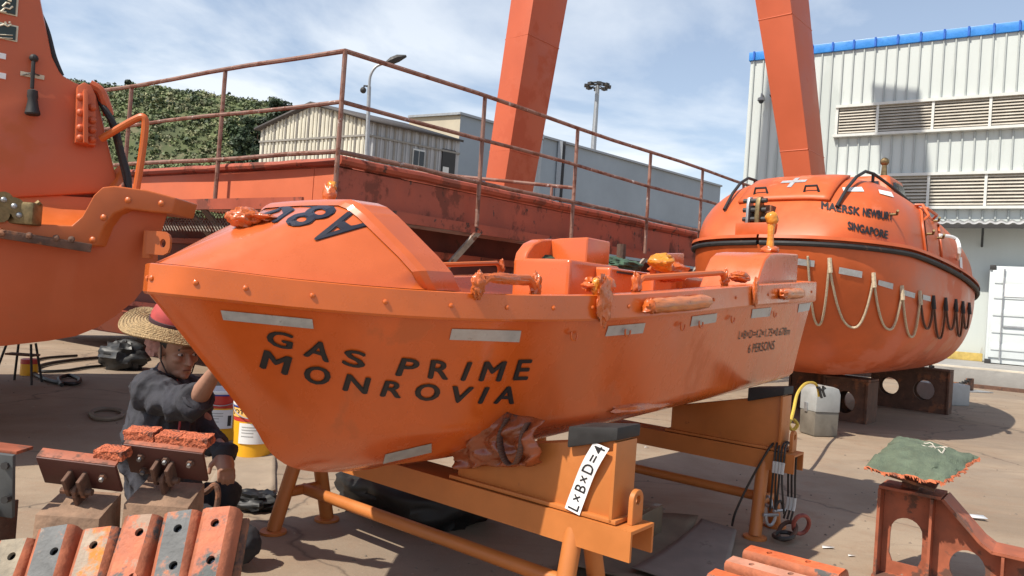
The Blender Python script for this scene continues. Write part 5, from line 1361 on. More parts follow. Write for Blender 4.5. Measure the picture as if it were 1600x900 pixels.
# tilting pad brackets seen from behind
m_backplate = mat('bracket_plate', (.10,.032,.024), rough=.6, var=.2, scale=6, rust=(.19,.06,.035), rscale=5, ramt=.62, rust2=(.05,.025,.02), r2amt=.64, r2scale=12)
m_crumb = mat('crumbled_rubber', (.62,.16,.07), rough=.85, var=.35, scale=40, rust=(.16,.06,.04), rscale=30, ramt=.55, bump=.8, bscale=120)
def tilt_bracket(label, x0, y0, x1, y1, D, strips, bolts, seed):
    a, b_ = PX(x0, y0, D), PX(x1, y1, D); c = (a+b_)/2; w = b_.x-a.x; h = (a.z-b_.z)*1.2
    t = thing('tilt_bracket', label, 'boat pad', (c.x, c.y, 0), 0, 'tilting brackets in front of the worker')
    R = RY(radians(3)) @ RX(radians(34)); ctr = Vector((0,0,c.z))
    MB().box(ctr, (w,.014,h), R).build('plate', m_backplate, t, bevel=.003)
    MB().box(ctr + R @ Vector((0,.018,h/2-.002)), (w,.040,.010), R).build('top_flange', m_stand, t, bevel=.002)
    for k, (u0, u1, zz) in enumerate(strips):
        mb = MB(); n_ = 10
        mb.box((0,0,0), (1,1,1)); bmx = bmesh.new(); me = mb.mesh('x'); bmx.from_mesh(me); bmesh.ops.subdivide_edges(bmx, edges=bmx.edges, cuts=7, use_grid_fill=True)
        for v in bmx.verts:
            p = Vector((v.co.x*w*(u1-u0), v.co.y*.07, v.co.z*.034)); v.co = p + Vector((noise.noise(p*60+Vector((seed+k,0,0))), noise.noise(p*60+Vector((0,seed,k))), noise.noise(p*70+Vector((0,k,seed)))))*.004
        bmx.to_mesh(me); bmx.free(); me.materials.append(m_crumb)
        o = bpy.data.objects.new('crumbled_strip', me); COL.objects.link(o); o.parent = t
        o.location = ctr + R @ Vector((w*((u0+u1)/2-.5), .055, h/2+zz-.012)); o.rotation_euler = RX(radians(8)).to_euler()
    for u_, v_ in bolts:
        p = ctr + R @ Vector((w*(u_-.5), -.007, h*(.5-v_)))
        MB().tube([p, p+R@Vector((0,-.022,0))], .008, 6).build('stud', m_steel, t); MB().lathe([(.014,0),(.014,.010),(.012,.012)], 6, R@RX(radians(90)), p).build('nut', m_rust, t)
    # clevis: two lugs on the plate, one on the post, with pin
    pc = ctr + R @ Vector((0, -.03, -h*.22))
    lp = [(-.028,.05),(-.028,-.0)]+[(.028*cos(a), -.02+.028*sin(a)) for a in [pi+pi*i/8 for i in range(1,8)]]+[(.028,.0),(.028,.05)]
    Mz = Matrix(((0,0,1),(1,0,0),(0,1,0)))
    for sx in (-.026, .026): MB().plate([[(y_, z_) for y_, z_ in lp]], .014, R@Mz, pc+R@Vector((sx,0,0))).build('clevis_lug', m_rust, t, bevel=.003, seg=1)
    MB().plate([[(y_, -z_-.03) for y_, z_ in reversed(lp)]], .014, R@Mz, pc+Vector((0,0,-.012))).build('post_lug', m_rust, t, bevel=.003, seg=1)
    MB().tube([pc+Vector((-.055,0,-.02)), pc+Vector((.055,0,-.02))], .012, 8).build('pivot_pin', m_rust, t)
    zt_ = c.z-h/2-.02
    MB().hexa([Vector((-w*.42,-.09,0)),Vector((w*.42,-.09,0)),Vector((w*.42,.10,0)),Vector((-w*.42,.10,0)),Vector((-w*.40,-.06,zt_-.05)),Vector((w*.40,-.06,zt_-.05)),Vector((w*.38,.09,zt_)),Vector((-w*.38,.09,zt_))]).build('post', mat('dusty_rust', (.25,.155,.10), rough=.9, var=.3, scale=8, bump=.3, rust=(.34,.14,.08), rscale=7, ramt=.62), t, bevel=.005)
    return t
tilt_bracket('red brown tilting bracket plate with one crumbled strip, left of the taller bracket', 66, 712, 185, 768, 2.62, [(.68,1.04,.012)], [(.82,.42)], 3)
tilt_bracket('taller tilting bracket plate topped by three crumbled orange strips before the worker', 201, 692, 320, 752, 2.7, [(-.04,.34,.014),(.36,.66,.010),(.66,1.02,.014)], [(.2,.34),(.2,.82),(.83,.34),(.52,.34)], 9)
p = PX(8, 765, 2.55)
t = thing('end_bracket', 'dark grey bolted bracket plate cut by the left edge of the picture', 'boat pad', (p.x, p.y, 0))
MB().box((-.06,0,PX(8,757,2.55).z), (.18,.016,.23), RY(radians(3))@RX(radians(10))).build('plate', mat('dark_plate', (.085,.09,.09), rough=.6, var=.25, scale=8, rust=(.30,.10,.05), rscale=5, ramt=.66), t, bevel=.003)
MB().box((-.06,.04,PX(8,704,2.55).z), (.185,.09,.012), RY(radians(3))).build('top_flange', m_stand, t, bevel=.002)
for y in (727, 780): q = PX(10,y,2.53); MB().tube([q-Vector((p.x,p.y,0))+Vector((0,.01,0)), q-Vector((p.x,p.y,0))-Vector((0,.012,0))], .013, 8).build('nut', m_dark, t)
MB().box((-.08,.04,.21), (.12,.14,.42)).build('post', m_rust, t, bevel=.004)

# ================================================================== stand with green cushion, right
SA = radians(-38.4)
sp0 = Vector((1.98, 3.78, 0))
std = thing('cushion_stand', 'rusty orange boat stand with oval openings carrying a tilted green cushion', 'boat stand', sp0, SA)
outl = [(0,0),(.95,0),(.95,.24),(.47,.24),(.425,.27),(.26,.44),(0,.44)]
archh = [(.035,.11),(.05,.07),(.165,.07),(.18,.11),(.18,.21)]+[(.1075+.0725*cos(a), .225+.075*sin(a)) for a in [pi*i/10 for i in range(1,10)]]+[(.035,.21)]
MB().plate([outl, archh, circ(.375,.125,.075,20,.085), circ(.70,.12,.08,18,.085)], .014, Mup, (0,0,0)).build('web_plate', m_stand, std)
def flange(x0, z0, x1, z1, name='flange', y0=-.10, y1=.10, th=.014):
    d = Vector((x1-x0, 0, z1-z0)); n_ = Vector((-d.z, 0, d.x)).normalized()*th
    P = [Vector((x0,y0,z0)),Vector((x1,y0,z1)),Vector((x1,y1,z1)),Vector((x0,y1,z0))]
    MB().hexa(P+[q_+n_ for q_ in P]).build(name, m_stand, std, fixn=True)
flange(-.012,.441,.262,.441); flange(.262,.441,.427,.271); flange(.427,.271,.475,.241); flange(.475,.241,.95,.241)
MB().box((-.008,0,.22), (.014,.2,.438)).build('end_flange', m_stand, std); MB().box((.222,-.052,.23), (.012,.09,.41)).build('stiffener', m_stand, std); MB().box((.52,-.052,.12), (.012,.09,.235)).build('stiffener', m_stand, std)
MB().box((.47,0,-.0+.005), (.98,.22,.008)).build('base_flange', m_stand, std)
MB().box((.115,0,.49), (.075,.06,.075)).build('pedestal', m_stand, std, bevel=.004)
cu = thing('green_cushion', 'frayed green canvas cushion with orange edges tilted on top of the right stand', 'cushion', sp0+RZ(SA)@Vector((.115,0,.53)))
CO = Vector(cu.location)
cl, ctp, crr, cbt = PX(1350,730,3.62)-CO, PX(1402,682,3.98)-CO, PX(1528,714,3.82)-CO, PX(1476,754,3.42)-CO
def cfn(i, j, up):
    p = cl.lerp(ctp, j).lerp(cbt.lerp(crr, j), i)
    e = (sin(pi*i)*sin(pi*j))**.45 if 0 < i < 1 and 0 < j < 1 else 0
    q = Vector((i*6, j*6, 0)); nz = noise.noise(q)*.012+noise.noise(q*2.3)*.006
    wob = Vector((noise.noise(q*1.7+Vector((5,0,0))), noise.noise(q*1.7+Vector((0,5,0))), 0))*.02
    droop = -.045*math.exp(-((i-.42)/.18)**2)*(1-j)*.0
    return p + wob + Vector((0,0, (.045*e*(1 if up else -.15)) + nz*(1+.5*e)))
m_green = mat('green_canvas', (.115,.145,.095), rough=.85, var=.2, scale=14, bump=.5, bscale=120, rust=(.20,.17,.12), rscale=7, ramt=.66)
MB().grid(lambda i, j: cfn(i, j, True), 22, 22).build('cover', m_green, cu, smooth=70)
m_fray = mat('orange_fray', (.55,.15,.06), rough=.8, var=.3, scale=20, rust=(.16,.08,.06), rscale=15, ramt=.58)
MB().grid(lambda i, j: cfn(i, j, False)+Vector((0,0,-.012)), 22, 22).build('underside', m_fray, cu, smooth=70)
rd = random.Random(3); fr = MB()
for side in range(2):
    for k in range(46):
        f = k/45; 
        g = (lambda f: cfn(f, 0, True)) if side == 0 else (lambda f: cfn(1, f, True))
        a, b_ = g(max(0,f-.012)), g(min(1,f+.012)); dn = rd.uniform(.004,.022)
        fr.add([a, b_, b_+Vector((rd.uniform(-.01,.01),-.008,-dn)), a+Vector((rd.uniform(-.01,.01),-.008,-dn*.8))], [(0,1,2,3)])
fr.build('frayed_edge', m_fray, cu, smooth=None, solid=.003)
MB().box((.0,.0,-.012), (.24,.22,.014), RZ(SA)@RX(radians(8))@RY(radians(9))).build('tilt_plate', m_rust, cu)
m_chalk = mat('chalk_mark', (.55,.50,.42), rough=.9)
for pth in ([(.40,.82),(.46,.86),(.50,.80),(.47,.74),(.41,.74)], [(.54,.80),(.60,.66)], [(.60,.80),(.54,.66)], [(.70,.78),(.64,.78),(.64,.72),(.69,.71),(.70,.66),(.64,.65)]):
    MB().tube([cfn(i, j, True)+Vector((0,0,.004)) for i, j in catmull([Vector((a,b_,0)) for a, b_ in pth], 3) for i, j in [(i, j)]] if False else [cfn(v.x, v.y, True)+Vector((0,0,.003)) for v in catmull([(a,b_,0) for a, b_ in pth], 3)], .0035, 4).build('chalk_mark', m_chalk, cu)
p = GP(1425, 838); t = thing('tape_scrap', 'crumpled white tape scrap lying on the ground behind the cushion stand', 'litter', (p.x+.45, p.y+.55, 0))
crumple('tape_ball', (0,0,.03), (.06,.05,.035), 12, m_whitepaint, t, amp=.6); MB().add([(.04,-.03,.012),(.30,-.10,.02),(.30,-.05,.03),(.04,.02,.02)], [(0,1,2,3)]).build('tape_tail', m_whitepaint, t, solid=.003)

# ================================================================== grey case with yellow rope
p = GP(1284, 682); gc = thing('grey_case', 'upright grey plastic case tied with yellow rope behind the rear cradle', 'case', (p.x, p.y+.1, 0), radians(14))
m_case = mat('grey_case_top', (.34,.35,.34), rough=.45, var=.1, scale=6); m_case2 = mat('case_brown', (.17,.15,.12), rough=.5, var=.2, scale=6)  # lower shell: shade of its angled face is put into the darker brown
prf = [(-.145,.0),(.145,.0),(.15,.26),(-.15,.26)]; prf2 = [(-.15,.265),(.15,.265),(.15,.46),(.125,.52),(.06,.54),(-.06,.54),(-.125,.52),(-.15,.46)]
MB().plate([prf], .26, Mup, (0,0,.005)).build('lower_shell', m_case2, gc, bevel=.014); MB().plate([prf2], .28, Mup@RX(radians(0)), (0,0,.0)).build('upper_shell', m_case, gc, bevel=.02)
MB().box((.155,.02,.30), (.02,.05,.10)).build('latch', m_steel, gc, bevel=.004); MB().box((-.155,.02,.30), (.02,.05,.10)).build('latch', m_steel, gc, bevel=.004)
rp = thing('yellow_rope', 'yellow rope looped over the grey case and hanging to the cradle', 'rope', gc.location, 0)
m_yrope = mat('yellow_rope', (.62,.42,.06), rough=.8, var=.15, scale=60)
RO = Vector(gc.location)
MB().tube(catmull([PX(1280,620,7.75)-RO, PX(1277,604,7.75)-RO, PX(1270,598,7.6)-RO, PX(1258,600,7.2)-RO, PX(1246,615,6.6)-RO, PX(1240,640,6.2)-RO, PX(1236,655,6.0)-RO, PX(1232,664,5.9)-RO], 6), .014, 6).build('rope', m_yrope, rp)
for k, pth in enumerate(([(1280,604),(1282,615),(1284,622)], [(1286,603),(1286,612),(1289,620)], [(1276,605),(1284,609),(1290,606)])):
    MB().tube([PX(x, y, 7.72)-RO for x, y in pth], .013, 6).build('knot', m_rubber, rp)
MB().tube(catmull([PX(1232,664,5.9)-RO, PX(1238,672,5.9)-RO, PX(1246,664,5.9)-RO, PX(1240,655,5.9)-RO], 5), .014, 6).build('rope_end', m_yrope, rp)

# ================================================================== wire slings and shackles on the rear cradle
sg_ = thing('wire_slings', 'bunch of dark wire slings with shackles hung over the rear cradle end', 'slings', BOW+RZ(TH)@Vector((3.264,0,0)), TH)
m_wire = mat('dark_wire', (.05,.045,.04), rough=.5, metal=.4, var=.3, scale=60); m_sleeve = mat('white_sleeve', (.58,.58,.55), rough=.6, var=.1)
rs = random.Random(8)
for k in range(7):
    y0 = -.92-.018*k; front = k < 4
    xs = -.095 if front else .02
    ln = .50+.05*rs.random() if front else .42
    x1 = xs-.03-.03*rs.random() if front else .05+.02*k
    pts = catmull([(0.06,y0,.53),(.0,y0,.545),(-.07,y0,.53),(-.10,y0-.005,.46),(-.115,y0-.01+.02*rs.random(),.35),(-.10-.02*rs.random(),y0-.03*rs.random(),.16)] if front else [(.03,-1.005+.02*(k-4),.475),(.035,-1.005+.02*(k-4),.34),(.04,-1.01+.02*(k-4),.2),(.02,-1.0+.02*(k-4),.10)], 5)
    w_ = MB().tube(pts, .006, 6).build('wire', m_wire, sg_)
    a = int(len(pts)*.62); MB().tube(pts[a:a+4], .009, 6).build('ferrule', m_sleeve, w_)
MB().tube(catmull([(-.0,-.90,.545),(-.09,-.885,.5),(-.12,-.80,.30),(-.15,-.74,.12),(-.14,-.72,.03)], 6), .007, 6).build('wire', m_wire, sg_)
def shackle(c, R, s, m):
    mb = MB(); mb.tube([Vector(c)+R@(Vector((.03*cos(a), 0, .045*sin(a)*1.2))*s) for a in [pi*.0+pi*i/10 for i in range(11)]] , .008*s, 6); o = mb.build('shackle', m, sg_)
    MB().tube([Vector(c)+R@Vector((-.045*s,0,0)), Vector(c)+R@Vector((.045*s,0,0))], .009*s, 6).build('shackle_pin', m_steel, o)
shackle((-.12,-.93,.14), RX(radians(180))@RZ(.6), 1.1, m_steel); shackle((-.10,-.97,.17), RZ(-.4), 1.0, m_wire); shackle((-.09,-.90,.18), RZ(1.2), 1.0, m_steel)
m_redlink = mat('red_link', (.30,.07,.05), rough=.6, var=.3, scale=20)
for c, R, m in (((.02,-1.06,.09), RY(radians(50))@RX(.7), m_redlink), ((-.03,-1.0,.05), RX(1.3)@RZ(.5), m_rust), ((-.09,-1.0,.035), RX(1.5), m_wire)):
    MB().tube([Vector(c)+R@Vector((.075*cos(a), 0, .05*sin(a))) for a in [2*pi*i/16 for i in range(17)]], .012, 7, False).build('ring_link', m, sg_)

# ================================================================== ground clutter under and around the cradles
def sheet(name, pxs, label, cat, m, lift=.01, curl=.0):
    P = [GP(x, y) for x, y in pxs]; c = sum(P, Vector())/len(P); 
    def fn(i, j):
        p = P[0].lerp(P[1], i).lerp(P[3].lerp(P[2], i), j)-c
        return p + Vector((0,0,lift + curl*(abs(i-.5)*2)**3 + .012*noise.noise(Vector((p.x*4, p.y*4, len(pxs)))) ))
    o = MB().grid(fn, 14, 10).build(name, m, None, smooth=60, solid=.006); o.location = (c.x, c.y, 0); return tag(o, label, cat)
m_card = mat('grey_cardboard', (.235,.20,.165), rough=.9, var=.14, scale=5, rust=(.16,.13,.10), rscale=6, ramt=.6)
sheet('cardboard_sheet', [(985,905),(1095,826),(1150,845),(1120,960)], 'flat grey brown cardboard sheet on the ground beside the orange pad', 'cardboard', m_card, .03, .03)
sheet('cardboard_sheet', [(870,900),(930,812),(1090,822),(1010,930)], 'large cardboard sheet lying under the front cradle end', 'cardboard', mat('brown_cardboard', (.20,.155,.105), rough=.9, var=.2, scale=4), .012, .05)
pb = GP(890, 845); bx = thing('taped_box', 'brown taped cardboard box lying flat under the front cradle', 'box', (pb.x, pb.y+.35, 0), radians(-34))
MB().box((0,0,.09), (1.05,.34,.17)).build('carton', mat('taped_carton', (.15,.11,.07), rough=.45, var=.25, scale=6, coat=.2), bx, bevel=.012)
MB().box((.05,-.0,.176), (.9,.07,.003)).build('packing_tape', mat('clear_tape', (.26,.20,.13), rough=.2, var=.2, coat=.5), bx); MB().box((.2,-.171,.10), (.08,.003,.16)).build('packing_tape', mat('clear_tape', (0,0,0)), bx)
pb = GP(640, 770); o = crumple('black_sack', (0,0,0), (.50,.26,.16), 21, mat('black_film', (.012,.012,.012), rough=.5, var=.3, scale=9), None, amp=.35, freq=2.2, n=34, m=22); o.location = (pb.x+.08, pb.y-.45, .13); o.rotation_euler = (0,0,radians(-25)); tag(o, 'large black plastic sack lying under the bow between the cradle legs', 'sack')
pb = GP(400, 800); o = crumple('black_bag', (0,0,0), (.12,.09,.055), 22, mat('black_film', (0,0,0)), None, amp=.7, freq=2.6, n=26, m=18); o.location = (pb.x-.02, pb.y+.05, .045); tag(o, 'small crumpled black bag on the ground beside the worker', 'bag')
sheet('paper_scrap', [(310,790),(430,770),(430,700),(350,715)], 'pale dusty sheet on the ground behind the small black bag', 'sheet', mat('dusty_sheet', (.30,.235,.17), rough=.95, var=.1), .004, .01)
for i, (x, y) in enumerate([(690,640),(1105,655)]): pass
# stray leaves / chips
for i, (x, y, s_) in enumerate([(1293,857,.035),(1330,870,.02),(1010,700,.02)]):
    p = GP(x, y); o = MB().add([(-s_,-s_*.4,.006),(s_,-s_*.3,.012),(s_*.8,s_*.5,.006),(-s_*.7,s_*.4,.01)], [(0,1,2,3)]).build('paper_chip', m_whitepaint, None, solid=.002); o.location = (p.x,p.y,0)
    tag(o, ['pale paper chip on the shaded ground below the slings', 'tiny pale chip on the ground beside the larger paper chip', 'tiny pale chip on the ground between the cradles'][i], 'litter', 'chips on the ground')

# ================================================================== paint pails
def pail(px, py, label, body_m, band_m, txt):
    p = GP(px, py); t = thing('paint_pail', label, 'paint pail', (p.x, p.y+.14, 0), radians(18), 'paint pails behind the worker')
    MB().lathe([(.130,0),(.134,.004),(.142,.275)], 28, None, (0,0,0)).build('pail_body', body_m, t, smooth=40)
    MB().lathe([(.1425,.255),(.1455,.33),(.147,.365)], 28).build('top_band', band_m, t, smooth=40)
    MB().lathe([(.150,.362),(.153,.366),(.153,.385),(.148,.392),(.13,.388)], 28).build('lid_rim', m_whitepaint, t, smooth=40)
    MB().lathe([(.151,.352),(.1525,.354),(.1525,.363),(.150,.364)], 28).build('blue_rim', mat('tin_blue', (.03,.06,.3), rough=.4), t, smooth=40)
    h = [Vector((.152*cos(a), .152*sin(a)*1.0, .36+.09*max(0, cos((a+pi/2)*1.0))*0)) for a in [pi+pi*i/12 for i in range(13)]]
    MB().tube([q+Vector((0,-.01*sin(i/12*pi), -.08*sin(i/12*pi))) for i, q in enumerate(h)], .004, 5).build('wire_handle', m_steel, t)
    def cyl(x0, x1, z0, z1, r): return lambda i, j: Vector(((r)*sin(x0+(x1-x0)*i), -(r)*cos(x0+(x1-x0)*i), z0+(z1-z0)*j))
    patch('paper_label', m_whitepaint, t, cyl(-.75, .75, .10, .245, .1445), 12, 2)
    MB().grid(cyl(.45, .65, .12, .2, .1455), 3, 2).build('barcode', m_dark, t)
    for z in (.215, .195, .175, .15): MB().grid(cyl(-.6, .2 if z > .18 else .0, z, z+.006, .1455), 8, 1).build('label_print', m_grey_paint, t)
    if txt:
        patch('name_plate', mat('pale_orange', (.80,.45,.12), rough=.5, var=.04), t, cyl(-1.45, .35, .285, .35, .1470), 12, 2)
        f = cyl(-1.30, .15, .298, .338, .1482); lettering(txt, m_black_paint, t, lambda x, y: f(x, y), bold=.035, spacing=1.05)
    return t
pail(383, 716, 'yellow paint pail with red band and name plate, nearer to the bow', m_yellow, m_redtin, 'JOTUN')
pail(330, 690, 'red and yellow paint pail partly hidden behind the worker', m_yellow, m_redtin, None)
# hoses, ring and small trestle in the shade at left
m_hose = mat('black_hose', (.02,.02,.02), rough=.5, var=.2)
def ground_tube(name, pxs, r, m, label, cat, k=6):
    P = [GP(x, y) for x, y in pxs]; c = P[0]; pts = [p-Vector((c.x,c.y,0))+Vector((0,0,r+.004)) for p in P]
    o = MB().tube(catmull(pts, k), r, 8).build(name, m, None); o.location = (c.x,c.y,0); return tag(o, label, cat)
ground_tube('air_hose', [(205,560),(150,562),(95,568),(62,575),(52,585),(70,596),(95,602),(118,603),(124,596),(108,590),(92,595),(96,605)], .022, m_hose, 'black hose snaking over the ground under the left boat', 'hose')
ground_tube('air_hose', [(190,572),(140,576),(100,582),(60,582),(48,570),(70,562),(120,558)], .018, m_hose, 'thinner black hose looped behind the other hose', 'hose')
ground_tube('hose_ring', [(142,650),(150,657),(170,659),(188,655),(192,648),(180,644),(160,643),(146,646),(142,650)], .02, mat('tan_hose', (.20,.16,.12), rough=.7), 'tan hose ring lying on the ground left of the worker', 'hose')
p = GP(185, 578); o = crumple('black_cable_heap', (0,0,.16), (.28,.2,.20), 24, m_hose, None, amp=.6); o.location = (p.x,p.y+.1,0); tag(o, 'black cable heap hanging under the platform beside the worker', 'cable heap')
p = GP(32, 598); ts = thing('small_trestle', 'small wire trestle with a red and yellow tin under the left boat', 'trestle', (p.x,p.y,0))
for dx_, dy_ in ((-.2,-.1),(.16,-.1),(-.14,.14),(.12,.14)): MB().tube([(dx_*1.15,dy_,0),(dx_*.7,dy_*.5,.42)], .012, 6).build('leg', m_dark, ts)
MB().box((0,0,.30), (.3,.12,.02)).build('shelf', m_rust, ts)
p = GP(40, 585); o = thing('small_tin', 'small red and yellow tin in the shade under the left boat', 'tin', (p.x+.05,p.y-.02,0)); MB().lathe([(.09,0),(.09,.13)], 16).build('tin_body', m_yellow, o); MB().lathe([(.092,.13),(.092,.18),(.08,.185)], 16).build('tin_top', m_redtin, o)
# hook on the ground in front of the worker
o = MB().tube(catmull([PX(305,772,2.95), PX(322,768,2.95), PX(336,758,2.95), PX(341,772,2.95), PX(338,795,2.95), PX(332,812,2.95)], 5), .012, 8).build('rusty_hook', m_rust, None)
tag(o, 'rusty curved hook leaning beside the taller tilting bracket', 'hook')

# loose grit and chips over the yard
rg_ = random.Random(17); mb = MB()
for _ in range(900):
    D = 2.6 + 12*rg_.random()**1.7; p = Vector((rg_.uniform(-.75,.8)*D, D, 0)); r = rg_.uniform(.003,.011)
    vs = [p+Vector((r*rg_.uniform(.6,1.3)*cos(a), r*rg_.uniform(.6,1.3)*sin(a), .001)) for a in (0,1.3,2.6,3.9,5.2)] + [p+Vector((0,0,r*.9))]
    mb.add(vs, [(k, (k+1) % 5, 5) for k in range(5)])
gr_ = stuff(mb.build('grit', mat('grit_stone', (.24,.19,.145), rough=.9, var=.5, scale=3), None, smooth=None)); gr_['label'] = 'loose grit and small chips scattered over the yard'; gr_['category'] = 'grit'
# ================================================================== worker crouching behind the bow
wk = thing('person', 'crouching worker in dark grey jacket, one bare forearm raised to the bow', 'person', (-1.52, 3.45, 0))
WO = Vector(wk.location)
def Q(px, py, D): return PX(px+(8 if py < 700 and px < 300 else 0), py, D) - WO
def remesh(mb, name, m, vox, smooth_it=6, fold=0, fscale=14, seed=0, parent=wk):
    me = mb.mesh(name); bm = bmesh.new(); bm.from_mesh(me); bmesh.ops.recalc_face_normals(bm, faces=bm.faces); bm.to_mesh(me); bm.free()
    ob = bpy.data.objects.new('tmp', me); COL.objects.link(ob)
    r = ob.modifiers.new('r', 'REMESH'); r.mode = 'VOXEL'; r.voxel_size = vox
    s = ob.modifiers.new('s', 'SMOOTH'); s.iterations = smooth_it; s.factor = .5
    dg = bpy.context.evaluated_depsgraph_get(); dg.update()
    out = bpy.data.meshes.new_from_object(ob.evaluated_get(dg)); bpy.data.objects.remove(ob)
    if fold:
        ns_ = [v.normal.copy() for v in out.vertices]
        for v, n_ in zip(out.vertices, ns_):
            p = v.co*fscale + Vector((seed,0,0)); k = noise.noise(Vector((p.x, p.y, p.z*.55))); k2 = abs(noise.noise(p*.8+Vector((3,7,1))))
            k3 = abs(noise.noise(Vector((p.x*2.1, p.y*2.1, p.z*1.1))+Vector((9,2,4)))); v.co += n_*fold*(k*.55 - k2*1.2 - k3*.55 + .42)
    for p in out.polygons: p.use_smooth = True
    out.materials.clear(); out.materials.append(m); out.name = name
    o = bpy.data.objects.new(name, out); COL.objects.link(o); o.parent = parent; return o
def limb(mb, pts, rs, n=12):
    pts = [Vector(p) for p in pts]
    mb.tube(pts, rs, n)
    for p, r in zip(pts, rs): mb.ball(p, r, n, 8)
m_skin = mat('skin', (.34,.175,.115), rough=.55, var=.10, scale=14)
m_jacket = mat('grey_jacket', (.036,.036,.045), rough=.85, var=.3, scale=9, bump=.5, bscale=18)
m_trous = mat('dark_trousers', (.018,.018,.022), rough=.85, var=.25, scale=9)
DH = 3.40
# head frame: face looks to the right, slightly towards us and down
hc_ = Q(271, 548, DH); yaw = radians(-36); Rh = RZ(yaw) @ RY(radians(10))     # local +x is the face
H = lambda x, y, z: hc_ + Rh @ Vector((x, y, z))
bd = MB()
def hball(x, y, z, r): bd.ball(H(x, y, z), r, 16, 12, Rh)
hball(-.012,0,.035,(.098,.078,.098)); hball(.022,0,-.03,(.072,.064,.085)); hball(.050,0,-.085,(.040,.044,.030)); hball(.012,0,-.07,(.06,.055,.05))
hball(.088,0,.028,(.014,.052,.012))                        # brow
for sy in (-1,1):
    hball(.066,sy*.038,-.018,(.026,.022,.022)); hball(-.012,sy*.078,-.008,(.020,.010,.032)); hball(.0,sy*.081,-.03,(.010,.008,.012))
bd.tube([H(.082,0,.012), H(.100,0,-.012), H(.113,0,-.034), H(.092,0,-.042)], [.008,.011,.0145,.009], 8); hball(.098,.010,-.036,(.010,.008,.007)); hball(.098,-.010,-.036,(.010,.008,.007))
hball(.088,0,-.060,(.010,.024,.006)); hball(.086,0,-.071,(.010,.020,.006)); hball(.082,0,-.098,(.016,.020,.014))
nk = Q(254, 590, 3.43); limb(bd, [H(-.02,0,-.05), nk, nk+Vector((-.03,.02,-.10))], [.058,.056,.075])
shR, elR, wrR = Q(222, 606, 3.33), Q(292, 634, 3.16), Q(338, 578, 3.02)
shL, elL, wrL = Q(292, 612, 3.60), Q(330, 690, 3.52), Q(350, 708, 3.30)
limb(bd, [shR, elR, elR.lerp(wrR,.35), wrR], [.052,.042,.043,.028]); limb(bd, [shL, elL, elL.lerp(wrL,.4), wrL], [.052,.042,.040,.029])
def hand(w, d, up, curl, s=1.0, th=1):
    d = d.normalized(); side = d.cross(up).normalized(); up = side.cross(d).normalized()
    pc = w + d*.045*s
    bd.tube([w, w+d*.03*s, w+d*.085*s], [.026*s,.034*s,.036*s], 10); 
    M = Matrix((d, side, up)).transposed(); bd.ball(pc+d*.008, (.052*s,.042*s,.017*s), 12, 8, M)
    for k, (off, ln) in enumerate(((-.030,.068),(-.010,.078),(.011,.074),(.030,.058))):
        b0 = w + d*.085*s + side*off*s; a = curl*(1+.1*k)
        p1 = b0 + (d*cos(a*.5)-up*sin(a*.5))*ln*.45*s; p2 = p1 + (d*cos(a*1.3)-up*sin(a*1.3))*ln*.32*s; p3 = p2 + (d*cos(a*2)-up*sin(a*2))*ln*.25*s
        limb(bd, [b0, p1, p2, p3], [.0105*s,.0095*s,.0085*s,.007*s], 8)
    tb = w + d*.02*s - side*th*.030*s
    limb(bd, [tb, tb + (d*.6-side*th*.7-up*.25).normalized()*.04*s, tb + (d*.6-side*th*.7-up*.25).normalized()*.04*s + (d*.9-side*th*.2-up*.5).normalized()*.032*s], [.014*s,.012*s,.009*s], 8)
hand(wrR, (wrR-elR).normalized()*.6+Vector((.6,-.2,.1)), Vector((-.2,-.3,1)), .45)
hand(wrL, Vector((.30,-.35,-.75)), Vector((.6,-.9,.2)), .75, 1.0, -1)
hipR, hipL = Q(248, 815, 3.42), Q(280, 812, 3.62)
limb(bd, [nk+Vector((-.03,.02,-.10)), (shR+shL)/2+Vector((-.01,0,-.10)), (hipR+hipL)/2+Vector((-.02,0,.12)), (hipR+hipL)/2], [.10,.13,.12,.11])
limb(bd, [(shR+shL)/2, shR], [.09,.055]); limb(bd, [(shR+shL)/2, shL], [.09,.055])
knR = Q(378, 856, 3.24); ftR = Vector((knR.x-.40, knR.y+.05, .07)); knR.z = .085
knL = Q(352, 770, 3.60); ftL = Vector((knL.x-.06, knL.y-.02, .09))
limb(bd, [hipR, hipR.lerp(knR,.5)+Vector((0,0,.02)), knR, ftR], [.085,.075,.060,.045]); limb(bd, [hipL, knL, ftL], [.085,.062,.045])
remesh(bd, 'body', m_skin, .0055, 3)
# eyes and hair
for sy in (-1, 1):
    MB().ball(H(.080,sy*.033,.004), (.010,.014,.007), 10, 6, Rh).build('eye', mat('eye_white', (.55,.50,.46), rough=.3), wk); MB().ball(H(.088,sy*.033,.004), .0055, 8, 6).build('iris', m_dark, wk)
    MB().tube([H(.090,sy*.018,.026), H(.093,sy*.034,.030), H(.082,sy*.052,.026)], .0045, 5).build('eyebrow', m_dark, wk)
MB().tube([H(.096,-.02,-.0655), H(.099,0,-.0645), H(.096,.02,-.0655)], .0022, 5).build('lip_line', mat('lip', (.16,.06,.05), rough=.6), wk)
MB().ball(H(-.022,0,.045), (.098,.083,.095), 16, 12, Rh).build('hair', mat('black_hair', (.012,.011,.010), rough=.6), wk)
for sy in (-1, 1):
    MB().tube([H(.0,sy*.088,.03), H(.015,sy*.085,-.04), H(.04,sy*.06,-.095), H(.052,0,-.118)], .0035, 5).build('chin_strap', m_dark, wk)
